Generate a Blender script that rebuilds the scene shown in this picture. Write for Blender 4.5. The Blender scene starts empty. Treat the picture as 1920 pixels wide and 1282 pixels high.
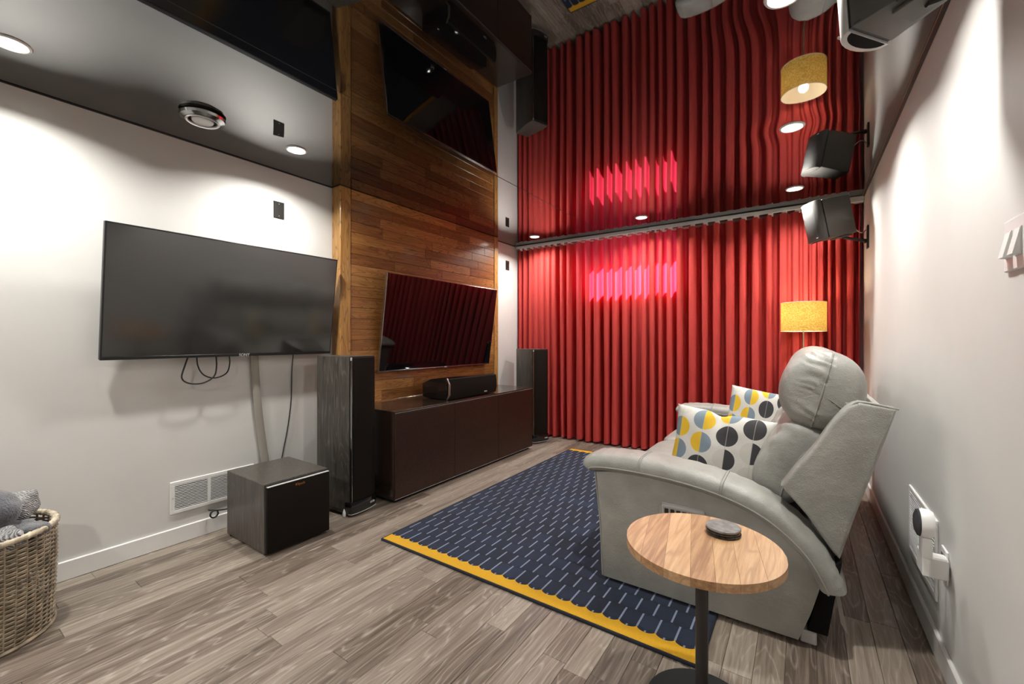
import bpy, bmesh, math, random
from mathutils import Vector, Matrix, noise

random.seed(7)
S = bpy.context.scene
COL = S.collection
PI = math.pi
R = math.radians

# ------------------------------------------------------------------ camera, world, sun, exposure
CEIL = 2.42
XL, XR = -3.08, 0.435          # left and right wall faces
YB, YF = 4.80, -1.90           # wall behind the curtain, wall behind the camera

cd = bpy.data.cameras.new('camera')
cam = bpy.data.objects.new('camera', cd)
COL.objects.link(cam)
cam.location = (0, 0, 1.22)
cam.rotation_euler = (R(90), 0, math.atan(543 / 797.0))
cd.sensor_width = 36.0
cd.lens = 797 / 1920 * 36.0
cd.shift_y = -6 / 1920
cd.clip_start = 0.02
S.camera = cam

S.view_settings.view_transform = 'Standard'
S.view_settings.look = 'None'
S.view_settings.gamma = 1.0
S.view_settings.use_curve_mapping = False
S.view_settings.exposure = -0.05

w = bpy.data.worlds.new('sky')
S.world = w
w.use_nodes = True
bg = w.node_tree.nodes['Background']
bg.inputs[0].default_value = (0.80, 0.90, 1.0, 1)
bg.inputs[1].default_value = 8.0

sd = bpy.data.lights.new('sun', 'SUN')
sd.energy = 85.0
sd.angle = R(0.6)
sd.color = (1.0, 0.95, 0.88)
sun = bpy.data.objects.new('sun', sd)
COL.objects.link(sun)
sun.location = (-1, 9, 6)
sun.rotation_euler = Vector((0.45, -1.0, -0.60)).to_track_quat('-Z', 'Y').to_euler()

DOWNLIGHT_W = 17.5
LAMP_W = 6.5

# ------------------------------------------------------------------ materials
def mat(name):
    m = bpy.data.materials.new(name)
    m.use_nodes = True
    return m, m.node_tree.nodes, m.node_tree.links, m.node_tree.nodes['Principled BSDF']

def plain(name, col, rough=0.5, metal=0.0, spec=0.5, coat=0.0, noise_amt=0.0, noise_scale=30, bump=0.0, bump_scale=200, sheen=0.0, ior=None):
    m, N, L, P = mat(name)
    P.inputs['Base Color'].default_value = (*col, 1)
    P.inputs['Roughness'].default_value = rough
    P.inputs['Metallic'].default_value = metal
    P.inputs['Specular IOR Level'].default_value = spec
    P.inputs['Coat Weight'].default_value = coat
    P.inputs['Sheen Weight'].default_value = sheen
    if ior: P.inputs['IOR'].default_value = ior
    geo = N.new('ShaderNodeNewGeometry')
    if noise_amt:
        n = N.new('ShaderNodeTexNoise'); n.inputs['Scale'].default_value = noise_scale; n.inputs['Detail'].default_value = 4
        L.new(geo.outputs['Position'], n.inputs['Vector'])
        r = N.new('ShaderNodeValToRGB')
        a = 1 - noise_amt; b = 1 + noise_amt
        r.color_ramp.elements[0].position = 0.3; r.color_ramp.elements[1].position = 0.7
        r.color_ramp.elements[0].color = (*[c * a for c in col], 1)
        r.color_ramp.elements[1].color = (*[min(1, c * b) for c in col], 1)
        L.new(n.outputs['Fac'], r.inputs['Fac']); L.new(r.outputs['Color'], P.inputs['Base Color'])
    if bump:
        n2 = N.new('ShaderNodeTexNoise'); n2.inputs['Scale'].default_value = bump_scale; n2.inputs['Detail'].default_value = 3
        L.new(geo.outputs['Position'], n2.inputs['Vector'])
        bp = N.new('ShaderNodeBump'); bp.inputs['Strength'].default_value = bump; bp.inputs['Distance'].default_value = 0.003
        L.new(n2.outputs['Fac'], bp.inputs['Height']); L.new(bp.outputs['Normal'], P.inputs['Normal'])
    return m

def emitter(name, col, strength):
    m, N, L, P = mat(name)
    P.inputs['Base Color'].default_value = (*col, 1)
    P.inputs['Emission Color'].default_value = (*col, 1)
    P.inputs['Emission Strength'].default_value = strength
    return m

def wood(name, stops, axis='Y', grain=(60, 2.2), rough=0.5, coat=0.0, line_col=None, line_amt=0.5, rand=0.35, bump=0.15, ring=7.0, coatrough=0.1):
    """plank wood: position based grain running along one axis, every object (plank) with its own tone and figure"""
    m, N, L, P = mat(name)
    geo = N.new('ShaderNodeNewGeometry'); oi = N.new('ShaderNodeObjectInfo')
    mul = N.new('ShaderNodeVectorMath'); mul.operation = 'MULTIPLY'
    g, a = grain
    sc = {'X': (a, g, g), 'Y': (g, a, g), 'Z': (g, g, a)}[axis]
    mul.inputs[1].default_value = sc
    off = N.new('ShaderNodeVectorMath'); off.operation = 'MULTIPLY_ADD'
    L.new(oi.outputs['Random'], off.inputs[0]); off.inputs[1].default_value = (37, 53, 71)
    L.new(geo.outputs['Position'], mul.inputs[0]); L.new(mul.outputs[0], off.inputs[2])
    n = N.new('ShaderNodeTexNoise'); n.inputs['Scale'].default_value = 1.0; n.inputs['Detail'].default_value = 6; n.inputs['Roughness'].default_value = 0.65
    L.new(off.outputs[0], n.inputs['Vector'])
    # cathedral figure: contour lines of a stretched smooth noise
    mul2 = N.new('ShaderNodeVectorMath'); mul2.operation = 'MULTIPLY'
    sc2 = {'X': (1.6, 11, 11), 'Y': (11, 1.6, 11), 'Z': (11, 11, 1.6)}[axis]
    mul2.inputs[1].default_value = sc2
    L.new(geo.outputs['Position'], mul2.inputs[0])
    off2 = N.new('ShaderNodeVectorMath'); off2.operation = 'MULTIPLY_ADD'
    L.new(oi.outputs['Random'], off2.inputs[0]); off2.inputs[1].default_value = (91, 47, 23); L.new(mul2.outputs[0], off2.inputs[2])
    n2 = N.new('ShaderNodeTexNoise'); n2.inputs['Scale'].default_value = 1.0; n2.inputs['Detail'].default_value = 1.5
    L.new(off2.outputs[0], n2.inputs['Vector'])
    k = N.new('ShaderNodeMath'); k.operation = 'MULTIPLY'; k.inputs[1].default_value = ring
    L.new(n2.outputs['Fac'], k.inputs[0])
    fr = N.new('ShaderNodeMath'); fr.operation = 'PINGPONG'; fr.inputs[1].default_value = 0.5
    L.new(k.outputs[0], fr.inputs[0])
    mr = N.new('ShaderNodeMapRange'); mr.inputs['From Min'].default_value = 0.0; mr.inputs['From Max'].default_value = 0.16
    mr.inputs['To Min'].default_value = 1.0; mr.inputs['To Max'].default_value = 0.0
    L.new(fr.outputs[0], mr.inputs['Value'])
    # tone = noise*0.6 + random*rand
    t = N.new('ShaderNodeMath'); t.operation = 'MULTIPLY_ADD'; t.inputs[1].default_value = rand
    s = N.new('ShaderNodeMath'); s.operation = 'SUBTRACT'; s.inputs[1].default_value = 0.5
    L.new(oi.outputs['Random'], s.inputs[0]); L.new(s.outputs[0], t.inputs[0]); L.new(n.outputs['Fac'], t.inputs[2])
    r = N.new('ShaderNodeValToRGB')
    cr = r.color_ramp
    while len(cr.elements) < len(stops): cr.elements.new(0.5)
    for e, (p, c) in zip(cr.elements, stops): e.position = p; e.color = (*c, 1)
    L.new(t.outputs[0], r.inputs['Fac'])
    mx = N.new('ShaderNodeMix'); mx.data_type = 'RGBA'; mx.blend_type = 'MIX'
    am = N.new('ShaderNodeMath'); am.operation = 'MULTIPLY'; am.inputs[1].default_value = line_amt
    am2 = N.new('ShaderNodeMath'); am2.operation = 'MULTIPLY'
    L.new(mr.outputs[0], am.inputs[0]); L.new(am.outputs[0], am2.inputs[0])
    am3 = N.new('ShaderNodeMapRange'); am3.inputs['From Min'].default_value = 0.35; am3.inputs['From Max'].default_value = 0.62; am3.inputs['To Min'].default_value = 0.25
    L.new(n.outputs['Fac'], am3.inputs['Value']); L.new(am3.outputs[0], am2.inputs[1])
    L.new(am2.outputs[0], mx.inputs['Factor']); L.new(r.outputs['Color'], mx.inputs['A'])
    mx.inputs['B'].default_value = (*(line_col or stops[0][1]), 1)
    L.new(mx.outputs['Result'], P.inputs['Base Color'])
    P.inputs['Roughness'].default_value = rough
    P.inputs['Coat Weight'].default_value = coat; P.inputs['Coat Roughness'].default_value = coatrough
    bp = N.new('ShaderNodeBump'); bp.inputs['Strength'].default_value = bump; bp.inputs['Distance'].default_value = 0.002
    L.new(n.outputs['Fac'], bp.inputs['Height']); L.new(bp.outputs['Normal'], P.inputs['Normal'])
    return m

M = {}
M['wall'] = plain('wall_paint', (0.68, 0.672, 0.648), 0.6, noise_amt=0.015, noise_scale=6, bump=0.05, bump_scale=300)
M['white'] = plain('white_gloss_paint', (0.80, 0.795, 0.78), 0.35)
M['white_plastic'] = plain('white_plastic', (0.82, 0.82, 0.81), 0.35)
M['floor'] = wood('greige_oak_planks', [(0.25, (0.095, 0.070, 0.053)), (0.45, (0.19, 0.150, 0.118)), (0.62, (0.275, 0.226, 0.182)), (0.8, (0.37, 0.312, 0.258))],
                  'Y', (70, 2.6), rough=0.42, line_col=(0.50, 0.44, 0.38), line_amt=0.55, rand=0.36, bump=0.12, ring=12)
M['floor_base'] = plain('dark_joint', (0.10, 0.085, 0.07), 0.8)
M['oak'] = wood('golden_oak_boards', [(0.22, (0.17, 0.060, 0.014)), (0.45, (0.31, 0.130, 0.034)), (0.62, (0.42, 0.195, 0.055)), (0.82, (0.54, 0.28, 0.085))],
                'Y', (75, 3.0), rough=0.38, coat=0.45, line_col=(0.075, 0.026, 0.008), line_amt=0.95, rand=0.36, bump=0.12, ring=17, coatrough=0.15)
M['oak_v'] = wood('golden_oak_trim', [(0.25, (0.28, 0.12, 0.03)), (0.5, (0.47, 0.245, 0.07)), (0.8, (0.60, 0.34, 0.11))],
                  'Z', (75, 3.0), rough=0.35, coat=0.4, line_col=(0.10, 0.04, 0.012), line_amt=0.85, rand=0.12, bump=0.12, ring=13)
M['walnut'] = wood('walnut_staves', [(0.25, (0.32, 0.165, 0.075)), (0.5, (0.52, 0.31, 0.155)), (0.75, (0.66, 0.43, 0.235))],
                   'Y', (80, 4.0), rough=0.42, line_col=(0.24, 0.11, 0.05), line_amt=0.5, rand=0.26, bump=0.05, ring=7)
M['black_ash'] = wood('black_ash_veneer', [(0.3, (0.030, 0.026, 0.022)), (0.6, (0.075, 0.066, 0.056)), (0.8, (0.125, 0.112, 0.096))],
                      'Z', (90, 4.0), rough=0.32, line_col=(0.16, 0.145, 0.125), line_amt=0.6, rand=0.1, bump=0.25, ring=10)
M['mahogany'] = plain('dark_mahogany', (0.030, 0.013, 0.008), 0.42, noise_amt=0.3, noise_scale=60, spec=0.35)
M['espresso'] = plain('espresso_top', (0.03, 0.018, 0.012), 0.25, coat=0.5)
M['black'] = plain('satin_black', (0.010, 0.010, 0.011), 0.45)
M['black_gloss'] = plain('gloss_black', (0.006, 0.006, 0.007), 0.08, coat=0.5)
M['grille'] = plain('black_speaker_cloth', (0.010, 0.007, 0.005), 0.8, spec=0.15, bump=0.3, bump_scale=900)
M['grille_grey'] = plain('grey_speaker_cloth', (0.10, 0.10, 0.098), 0.6, bump=0.4, bump_scale=900)
M['cab_grey'] = plain('charcoal_speaker_case', (0.078, 0.073, 0.067), 0.45, bump=0.15, bump_scale=500)
M['screen_matte'] = plain('matte_screen', (0.008, 0.008, 0.009), 0.13, spec=0.9, ior=1.7)
M['screen_gloss'] = plain('glossy_screen', (0.003, 0.003, 0.004), 0.03, spec=0.6)
M['bezel'] = plain('black_bezel', (0.012, 0.012, 0.013), 0.35)
M['bezel_metal'] = plain('silver_edge', (0.45, 0.44, 0.43), 0.25, metal=1.0)
M['chrome'] = plain('dark_chrome', (0.30, 0.30, 0.30), 0.12, metal=1.0)
M['alu'] = plain('grey_aluminium', (0.66, 0.68, 0.70), 0.35, metal=0.2)
M['steel'] = plain('brushed_steel', (0.62, 0.61, 0.60), 0.28, metal=1.0)
M['silver'] = plain('silver_plastic', (0.55, 0.55, 0.54), 0.3)
M['trimring'] = plain('lamp_trim', (0.62, 0.61, 0.59), 0.3)
M['lens'] = emitter('lit_lens', (1.0, 0.96, 0.88), 28)
M['bulb'] = emitter('lit_bulb', (1.0, 0.86, 0.62), 25)
M['print_white'] = plain('white_print', (0.85, 0.85, 0.85), 0.4)
M['print_copper'] = plain('copper_print', (0.75, 0.30, 0.08), 0.3, metal=0.6)
M['plate_black'] = plain('black_plate', (0.018, 0.016, 0.015), 0.4)
M['taupe'] = plain('matt_taupe', (0.33, 0.30, 0.26), 0.8, bump=0.3, bump_scale=400)
M['cord'] = plain('black_cord', (0.012, 0.012, 0.012), 0.5)
M['charcoal_cloth'] = plain('charcoal_knit', (0.045, 0.047, 0.052), 0.9, noise_amt=0.5, noise_scale=500, bump=0.5, bump_scale=600)
M['slate'] = plain('grey_slate', (0.22, 0.225, 0.22), 0.32, noise_amt=0.35, noise_scale=45, bump=0.05, bump_scale=90)
M['slate_dark'] = plain('black_marble', (0.03, 0.03, 0.032), 0.2, noise_amt=0.9, noise_scale=60)
M['gunmetal'] = plain('gunmetal_pole', (0.045, 0.041, 0.038), 0.38, metal=0.4)
M['base_black'] = plain('matt_black_base', (0.006, 0.006, 0.006), 0.6)
M['brass'] = plain('pale_brass', (0.75, 0.62, 0.42), 0.25, metal=1.0)
M['wicker'] = plain('grey_wicker', (0.33, 0.27, 0.19), 0.65, noise_amt=0.45, noise_scale=22, bump=0.3, bump_scale=300)
M['wicker_rim'] = plain('pale_wicker', (0.50, 0.43, 0.32), 0.6, noise_amt=0.3, noise_scale=40)
M['navy_bind'] = plain('navy_binding', (0.010, 0.013, 0.024), 0.9, bump=0.4, bump_scale=500)
M['slot'] = plain('dark_slot', (0.012, 0.011, 0.010), 0.9, spec=0.1)
M['piping'] = plain('grey_stitching', (0.30, 0.295, 0.27), 0.55)
M['outlet_grey'] = plain('grey_contacts', (0.25, 0.25, 0.25), 0.5)
M['bronze'] = plain('bronze_line', (0.25, 0.19, 0.12), 0.5)
M['shade_ring'] = plain('shade_ring', (0.8, 0.75, 0.6), 0.5)
M['window_frame'] = plain('window_vinyl', (0.8, 0.8, 0.8), 0.4)

def leather():
    m, N, L, P = mat('light_grey_leather')
    geo = N.new('ShaderNodeNewGeometry')
    n = N.new('ShaderNodeTexNoise'); n.inputs['Scale'].default_value = 9; n.inputs['Detail'].default_value = 5
    L.new(geo.outputs['Position'], n.inputs['Vector'])
    r = N.new('ShaderNodeValToRGB')
    r.color_ramp.elements[0].position = 0.3; r.color_ramp.elements[0].color = (0.28, 0.277, 0.252, 1)
    r.color_ramp.elements[1].position = 0.7; r.color_ramp.elements[1].color = (0.36, 0.357, 0.33, 1)
    L.new(n.outputs['Fac'], r.inputs['Fac']); L.new(r.outputs['Color'], P.inputs['Base Color'])
    P.inputs['Roughness'].default_value = 0.42
    v = N.new('ShaderNodeTexVoronoi'); v.inputs['Scale'].default_value = 260
    L.new(geo.outputs['Position'], v.inputs['Vector'])
    n3 = N.new('ShaderNodeTexNoise'); n3.inputs['Scale'].default_value = 35; n3.inputs['Detail'].default_value = 5
    L.new(geo.outputs['Position'], n3.inputs['Vector'])
    ad = N.new('ShaderNodeMath'); ad.operation = 'MULTIPLY_ADD'; ad.inputs[1].default_value = 0.25
    L.new(v.outputs['Distance'], ad.inputs[0]); L.new(n3.outputs['Fac'], ad.inputs[2])
    bp = N.new('ShaderNodeBump'); bp.inputs['Strength'].default_value = 0.5; bp.inputs['Distance'].default_value = 0.006
    L.new(ad.outputs[0], bp.inputs['Height']); L.new(bp.outputs['Normal'], P.inputs['Normal'])
    return m
M['leather'] = leather()

def ceiling_film():
    m, N, L, P = mat('black_stretch_film')
    P.inputs['Base Color'].default_value = (0.004, 0.004, 0.004, 1)
    P.inputs['Roughness'].default_value = 0.02
    P.inputs['IOR'].default_value = 2.35
    return m
M['film'] = ceiling_film()

def curtain_mat():
    m = bpy.data.materials.new('red_curtain_cloth'); m.use_nodes = True
    N, L = m.node_tree.nodes, m.node_tree.links
    N.remove(N['Principled BSDF'])
    out = N['Material Output']
    geo = N.new('ShaderNodeNewGeometry')
    n = N.new('ShaderNodeTexNoise'); n.inputs['Scale'].default_value = 420; n.inputs['Detail'].default_value = 2
    L.new(geo.outputs['Position'], n.inputs['Vector'])
    r = N.new('ShaderNodeValToRGB')
    r.color_ramp.elements[0].position = 0.3; r.color_ramp.elements[0].color = (0.50, 0.060, 0.055, 1)
    r.color_ramp.elements[1].position = 0.7; r.color_ramp.elements[1].color = (0.66, 0.095, 0.085, 1)
    L.new(n.outputs['Fac'], r.inputs['Fac'])
    d = N.new('ShaderNodeBsdfDiffuse'); L.new(r.outputs['Color'], d.inputs['Color'])
    t = N.new('ShaderNodeBsdfTranslucent'); t.inputs['Color'].default_value = (0.88, 0.05, 0.125, 1)
    bp = N.new('ShaderNodeBump'); bp.inputs['Strength'].default_value = 0.3; bp.inputs['Distance'].default_value = 0.001
    L.new(n.outputs['Fac'], bp.inputs['Height']); L.new(bp.outputs['Normal'], d.inputs['Normal'])
    mx = N.new('ShaderNodeMixShader'); mx.inputs[0].default_value = 0.22
    L.new(d.outputs[0], mx.inputs[1]); L.new(t.outputs[0], mx.inputs[2]); L.new(mx.outputs[0], out.inputs['Surface'])
    return m
M['curtain'] = curtain_mat()

def shade_mat():
    m = bpy.data.materials.new('yellow_lamp_shade'); m.use_nodes = True
    N, L = m.node_tree.nodes, m.node_tree.links
    N.remove(N['Principled BSDF']); out = N['Material Output']
    tc = N.new('ShaderNodeTexCoord')
    mp = N.new('ShaderNodeMapping'); mp.inputs['Scale'].default_value = (90, 90, 260)
    L.new(tc.outputs['Object'], mp.inputs['Vector'])
    n = N.new('ShaderNodeTexNoise'); n.inputs['Scale'].default_value = 1.0; n.inputs['Detail'].default_value = 1
    L.new(mp.outputs[0], n.inputs['Vector'])
    r = N.new('ShaderNodeValToRGB')
    r.color_ramp.elements[0].position = 0.38; r.color_ramp.elements[0].color = (0.60, 0.38, 0.07, 1)
    r.color_ramp.elements[1].position = 0.6; r.color_ramp.elements[1].color = (0.92, 0.70, 0.24, 1)
    L.new(n.outputs['Fac'], r.inputs['Fac'])
    d = N.new('ShaderNodeBsdfDiffuse'); t = N.new('ShaderNodeBsdfTranslucent')
    L.new(r.outputs['Color'], d.inputs['Color']); L.new(r.outputs['Color'], t.inputs['Color'])
    mx = N.new('ShaderNodeMixShader'); mx.inputs[0].default_value = 0.45
    L.new(d.outputs[0], mx.inputs[1]); L.new(t.outputs[0], mx.inputs[2]); L.new(mx.outputs[0], out.inputs['Surface'])
    return m
M['shade'] = shade_mat()
def liner_mat():
    m = bpy.data.materials.new('white_shade_liner'); m.use_nodes = True
    N, L = m.node_tree.nodes, m.node_tree.links
    N.remove(N['Principled BSDF']); out = N['Material Output']
    d = N.new('ShaderNodeBsdfDiffuse'); t = N.new('ShaderNodeBsdfTranslucent')
    d.inputs['Color'].default_value = t.inputs['Color'].default_value = (0.86, 0.82, 0.72, 1)
    mx = N.new('ShaderNodeMixShader'); mx.inputs[0].default_value = 0.5
    L.new(d.outputs[0], mx.inputs[1]); L.new(t.outputs[0], mx.inputs[2]); L.new(mx.outputs[0], out.inputs['Surface'])
    return m
M['liner'] = liner_mat()

def pane_mat():
    m = bpy.data.materials.new('window_pane'); m.use_nodes = True
    N, L = m.node_tree.nodes, m.node_tree.links
    N.remove(N['Principled BSDF']); out = N['Material Output']
    t = N.new('ShaderNodeBsdfTransparent'); t.inputs['Color'].default_value = (0.93, 0.96, 0.95, 1)
    g = N.new('ShaderNodeBsdfGlossy'); g.inputs['Roughness'].default_value = 0.02
    f = N.new('ShaderNodeFresnel'); f.inputs['IOR'].default_value = 1.45
    mx = N.new('ShaderNodeMixShader')
    L.new(f.outputs[0], mx.inputs[0]); L.new(t.outputs[0], mx.inputs[1]); L.new(g.outputs[0], mx.inputs[2]); L.new(mx.outputs[0], out.inputs['Surface'])
    return m
M['pane'] = pane_mat()

class NG:
    """tiny node-math helper"""
    def __init__(s, m): s.N, s.L = m.node_tree.nodes, m.node_tree.links
    def m(s, op, a, b=None, c=None):
        n = s.N.new('ShaderNodeMath'); n.operation = op
        for i, v in enumerate((a, b, c)):
            if v is None: continue
            if isinstance(v, (int, float)): n.inputs[i].default_value = v
            else: s.L.new(v, n.inputs[i])
        return n.outputs[0]
    def mix(s, f, a, b):
        n = s.N.new('ShaderNodeMix'); n.data_type = 'RGBA'
        for k, v in (('Factor', f), ('A', a), ('B', b)):
            if isinstance(v, tuple): n.inputs[k].default_value = (*v, 1)
            elif isinstance(v, (int, float)): n.inputs[k].default_value = v
            else: s.L.new(v, n.inputs[k])
        return n.outputs['Result']
    def rnd(s, x, y):
        cx = s.N.new('ShaderNodeCombineXYZ'); s.L.new(x, cx.inputs[0]); s.L.new(y, cx.inputs[1])
        wn = s.N.new('ShaderNodeTexWhiteNoise'); wn.noise_dimensions = '2D'; s.L.new(cx.outputs[0], wn.inputs['Vector'])
        return wn.outputs['Value']

RUG = (-2.110, -0.305, 1.680, 4.262)
def rug_mat():
    m, N, L, P = mat('navy_scale_rug')
    g = NG(m)
    geo = N.new('ShaderNodeNewGeometry'); sp = N.new('ShaderNodeSeparateXYZ'); L.new(geo.outputs['Position'], sp.inputs[0])
    X, Y = sp.outputs[0], sp.outputs[1]
    px, py = 0.0770, 0.1050
    v = g.m('DIVIDE', g.m('SUBTRACT', Y, 1.825 - py / 2), py)      # row coordinate, row 0 centred on y=1.825
    row = g.m('FLOOR', v); fv = g.m('FRACT', v)
    odd = g.m('MODULO', g.m('ADD', row, 100.0), 2.0)
    u = g.m('ADD', g.m('DIVIDE', g.m('ADD', X, 1.344), px), g.m('MULTIPLY', odd, 0.5))
    cell = g.m('FLOOR', u); fu = g.m('FRACT', u)
    du = g.m('MINIMUM', fu, g.m('SUBTRACT', 1.0, fu))               # distance to the dash line
    dash = g.m('MULTIPLY', g.m('LESS_THAN', du, 0.052), g.m('LESS_THAN', g.m('ABSOLUTE', g.m('SUBTRACT', fv, 0.5)), 0.46))
    # rounded tile ends
    cu = g.m('SUBTRACT', fu, 0.5)
    arc = g.m('MULTIPLY', g.m('MULTIPLY', cu, cu), 0.75)
    dv = g.m('MINIMUM', fv, g.m('SUBTRACT', 1.0, fv))
    edge = g.m('LESS_THAN', g.m('ABSOLUTE', g.m('SUBTRACT', dv, g.m('MULTIPLY', arc, 0.9))), 0.03)
    tone = g.rnd(cell, row)
    n = N.new('ShaderNodeTexNoise'); n.inputs['Scale'].default_value = 5; L.new(geo.outputs['Position'], n.inputs['Vector'])
    n2 = N.new('ShaderNodeTexNoise'); n2.inputs['Scale'].default_value = 420; L.new(geo.outputs['Position'], n2.inputs['Vector'])
    tt0 = g.m('ADD', g.m('MULTIPLY', tone, 0.40), g.m('ADD', g.m('MULTIPLY', n.outputs['Fac'], 0.75), g.m('MULTIPLY', n2.outputs['Fac'], 0.75)))
    tt = g.m('MAXIMUM', 0.0, g.m('SUBTRACT', tt0, 0.45))
    navy = g.mix(tt, (0.002, 0.004, 0.012), (0.014, 0.027, 0.062))
    c1 = g.mix(g.m('MULTIPLY', edge, 0.8), navy, (0.002, 0.003, 0.008))
    c2 = g.mix(dash, c1, (0.20, 0.24, 0.34))
    # yellow bands with scalloped edge at both ends
    def band(y0, sgn):
        d = g.m('MULTIPLY', g.m('SUBTRACT', Y, y0), sgn)            # distance from the rug edge
        uu = g.m('FRACT', g.m('DIVIDE', g.m('ADD', X, 1.344), px))
        cc = g.m('MULTIPLY', g.m('SUBTRACT', uu, 0.5), 2.0)
        lim = g.m('SUBTRACT', 0.102, g.m('MULTIPLY', g.m('SQRT', g.m('MAXIMUM', 0.0, g.m('SUBTRACT', 1.0, g.m('MULTIPLY', cc, cc)))), 0.026))
        return g.m('LESS_THAN', d, lim)
    isy = g.m('MAXIMUM', band(RUG[2], 1.0), band(RUG[3], -1.0))
    yel = g.mix(n2.outputs['Fac'], (0.42, 0.21, 0.003), (0.80, 0.44, 0.008))
    c3 = g.mix(isy, c2, yel)
    L.new(c3, P.inputs['Base Color'])
    P.inputs['Roughness'].default_value = 0.95
    P.inputs['Sheen Weight'].default_value = 0.05
    bp = N.new('ShaderNodeBump'); bp.inputs['Strength'].default_value = 0.5; bp.inputs['Distance'].default_value = 0.004
    L.new(n2.outputs['Fac'], bp.inputs['Height']); L.new(bp.outputs['Normal'], P.inputs['Normal'])
    return m
M['rug'] = rug_mat()

def pillow_mat():
    m, N, L, P = mat('dotted_linen')
    g = NG(m)
    tc = N.new('ShaderNodeTexCoord'); sp = N.new('ShaderNodeSeparateXYZ'); L.new(tc.outputs['UV'], sp.inputs[0])
    U, V = sp.outputs[0], sp.outputs[1]
    a = g.m('ADD', g.m('MULTIPLY', U, 4.1), 0.15)
    col = g.m('FLOOR', a); fu = g.m('FRACT', a)
    shift = g.m('MULTIPLY', g.m('MODULO', col, 2.0), 0.5)
    b = g.m('ADD', g.m('MULTIPLY', V, 3.1), g.m('ADD', shift, 0.35))
    row = g.m('FLOOR', b); fv = g.m('FRACT', b)
    x = g.m('SUBTRACT', fu, 0.5); y = g.m('SUBTRACT', fv, 0.5)
    d2 = g.m('ADD', g.m('MULTIPLY', x, x), g.m('MULTIPLY', y, y))
    inside = g.m('LESS_THAN', d2, 0.192)
    left = g.m('LESS_THAN', x, 0.0)
    idx = g.m('DIVIDE', g.m('ADD', g.m('MODULO', g.m('ADD', g.m('MULTIPLY', col, 3.0), g.m('ADD', g.m('MULTIPLY', row, 2.0), 1.0)), 5.0), 0.5), 5.0)
    black, blue, yellow, pale = (0.045, 0.045, 0.048), (0.20, 0.26, 0.31), (0.74, 0.47, 0.03), (0.58, 0.56, 0.51)
    def pick(cols):
        r = N.new('ShaderNodeValToRGB'); r.color_ramp.interpolation = 'CONSTANT'
        while len(r.color_ramp.elements) < 5: r.color_ramp.elements.new(0.5)
        for q, (e, c) in enumerate(zip(r.color_ramp.elements, cols)): e.position = q / 5; e.color = (*c, 1)
        L.new(idx, r.inputs['Fac']); return r.outputs['Color']
    dot = g.mix(left, pick([yellow, black, pale, blue, black]), pick([blue, black, pale, yellow, pale]))
    stem = g.m('LESS_THAN', g.m('ABSOLUTE', x), 0.012)
    n = N.new('ShaderNodeTexNoise'); n.inputs['Scale'].default_value = 300; L.new(tc.outputs['Object'], n.inputs['Vector'])
    lin = g.mix(n.outputs['Fac'], (0.55, 0.53, 0.49), (0.72, 0.70, 0.66))
    c = g.mix(inside, lin, dot)
    c = g.mix(g.m('MULTIPLY', stem, 0.6), c, (0.45, 0.43, 0.38))
    L.new(c, P.inputs['Base Color']); P.inputs['Roughness'].default_value = 0.9
    bp = N.new('ShaderNodeBump'); bp.inputs['Strength'].default_value = 0.3; bp.inputs['Distance'].default_value = 0.002
    L.new(n.outputs['Fac'], bp.inputs['Height']); L.new(bp.outputs['Normal'], P.inputs['Normal'])
    return m
M['pillow'] = pillow_mat()

def blanket_mat(name, a, b, scale, wave=False):
    m, N, L, P = mat(name)
    tc = N.new('ShaderNodeTexCoord')
    n = N.new('ShaderNodeTexNoise'); n.inputs['Scale'].default_value = scale; n.inputs['Detail'].default_value = 4
    L.new(tc.outputs['Object'], n.inputs['Vector'])
    src = n.outputs['Fac']
    if wave:
        wv = N.new('ShaderNodeTexWave'); wv.inputs['Scale'].default_value = 55; wv.inputs['Distortion'].default_value = 6; wv.inputs['Detail'].default_value = 1
        wv.bands_direction = 'DIAGONAL'
        L.new(tc.outputs['Object'], wv.inputs['Vector']); src = wv.outputs['Fac']
    r = N.new('ShaderNodeValToRGB'); r.color_ramp.elements[0].position = 0.3; r.color_ramp.elements[1].position = 0.72
    r.color_ramp.elements[0].color = (*a, 1); r.color_ramp.elements[1].color = (*b, 1)
    L.new(src, r.inputs['Fac']); L.new(r.outputs['Color'], P.inputs['Base Color'])
    P.inputs['Roughness'].default_value = 0.95; P.inputs['Sheen Weight'].default_value = 0.6
    bp = N.new('ShaderNodeBump'); bp.inputs['Strength'].default_value = 0.8; bp.inputs['Distance'].default_value = 0.006
    L.new(src, bp.inputs['Height']); L.new(bp.outputs['Normal'], P.inputs['Normal'])
    return m
M['plush'] = blanket_mat('charcoal_plush', (0.035, 0.037, 0.047), (0.105, 0.108, 0.125), 160)
M['knit'] = blanket_mat('grey_ribbed_knit', (0.085, 0.085, 0.09), (0.38, 0.375, 0.37), 60, True)
M['fleece'] = blanket_mat('slate_fleece', (0.06, 0.063, 0.073), (0.16, 0.163, 0.175), 200)

# ------------------------------------------------------------------ mesh helpers
def wmat(o):
    m = o.matrix_basis.copy()
    p = o.parent
    while p:
        m = p.matrix_basis @ m
        p = p.parent
    return m

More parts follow.
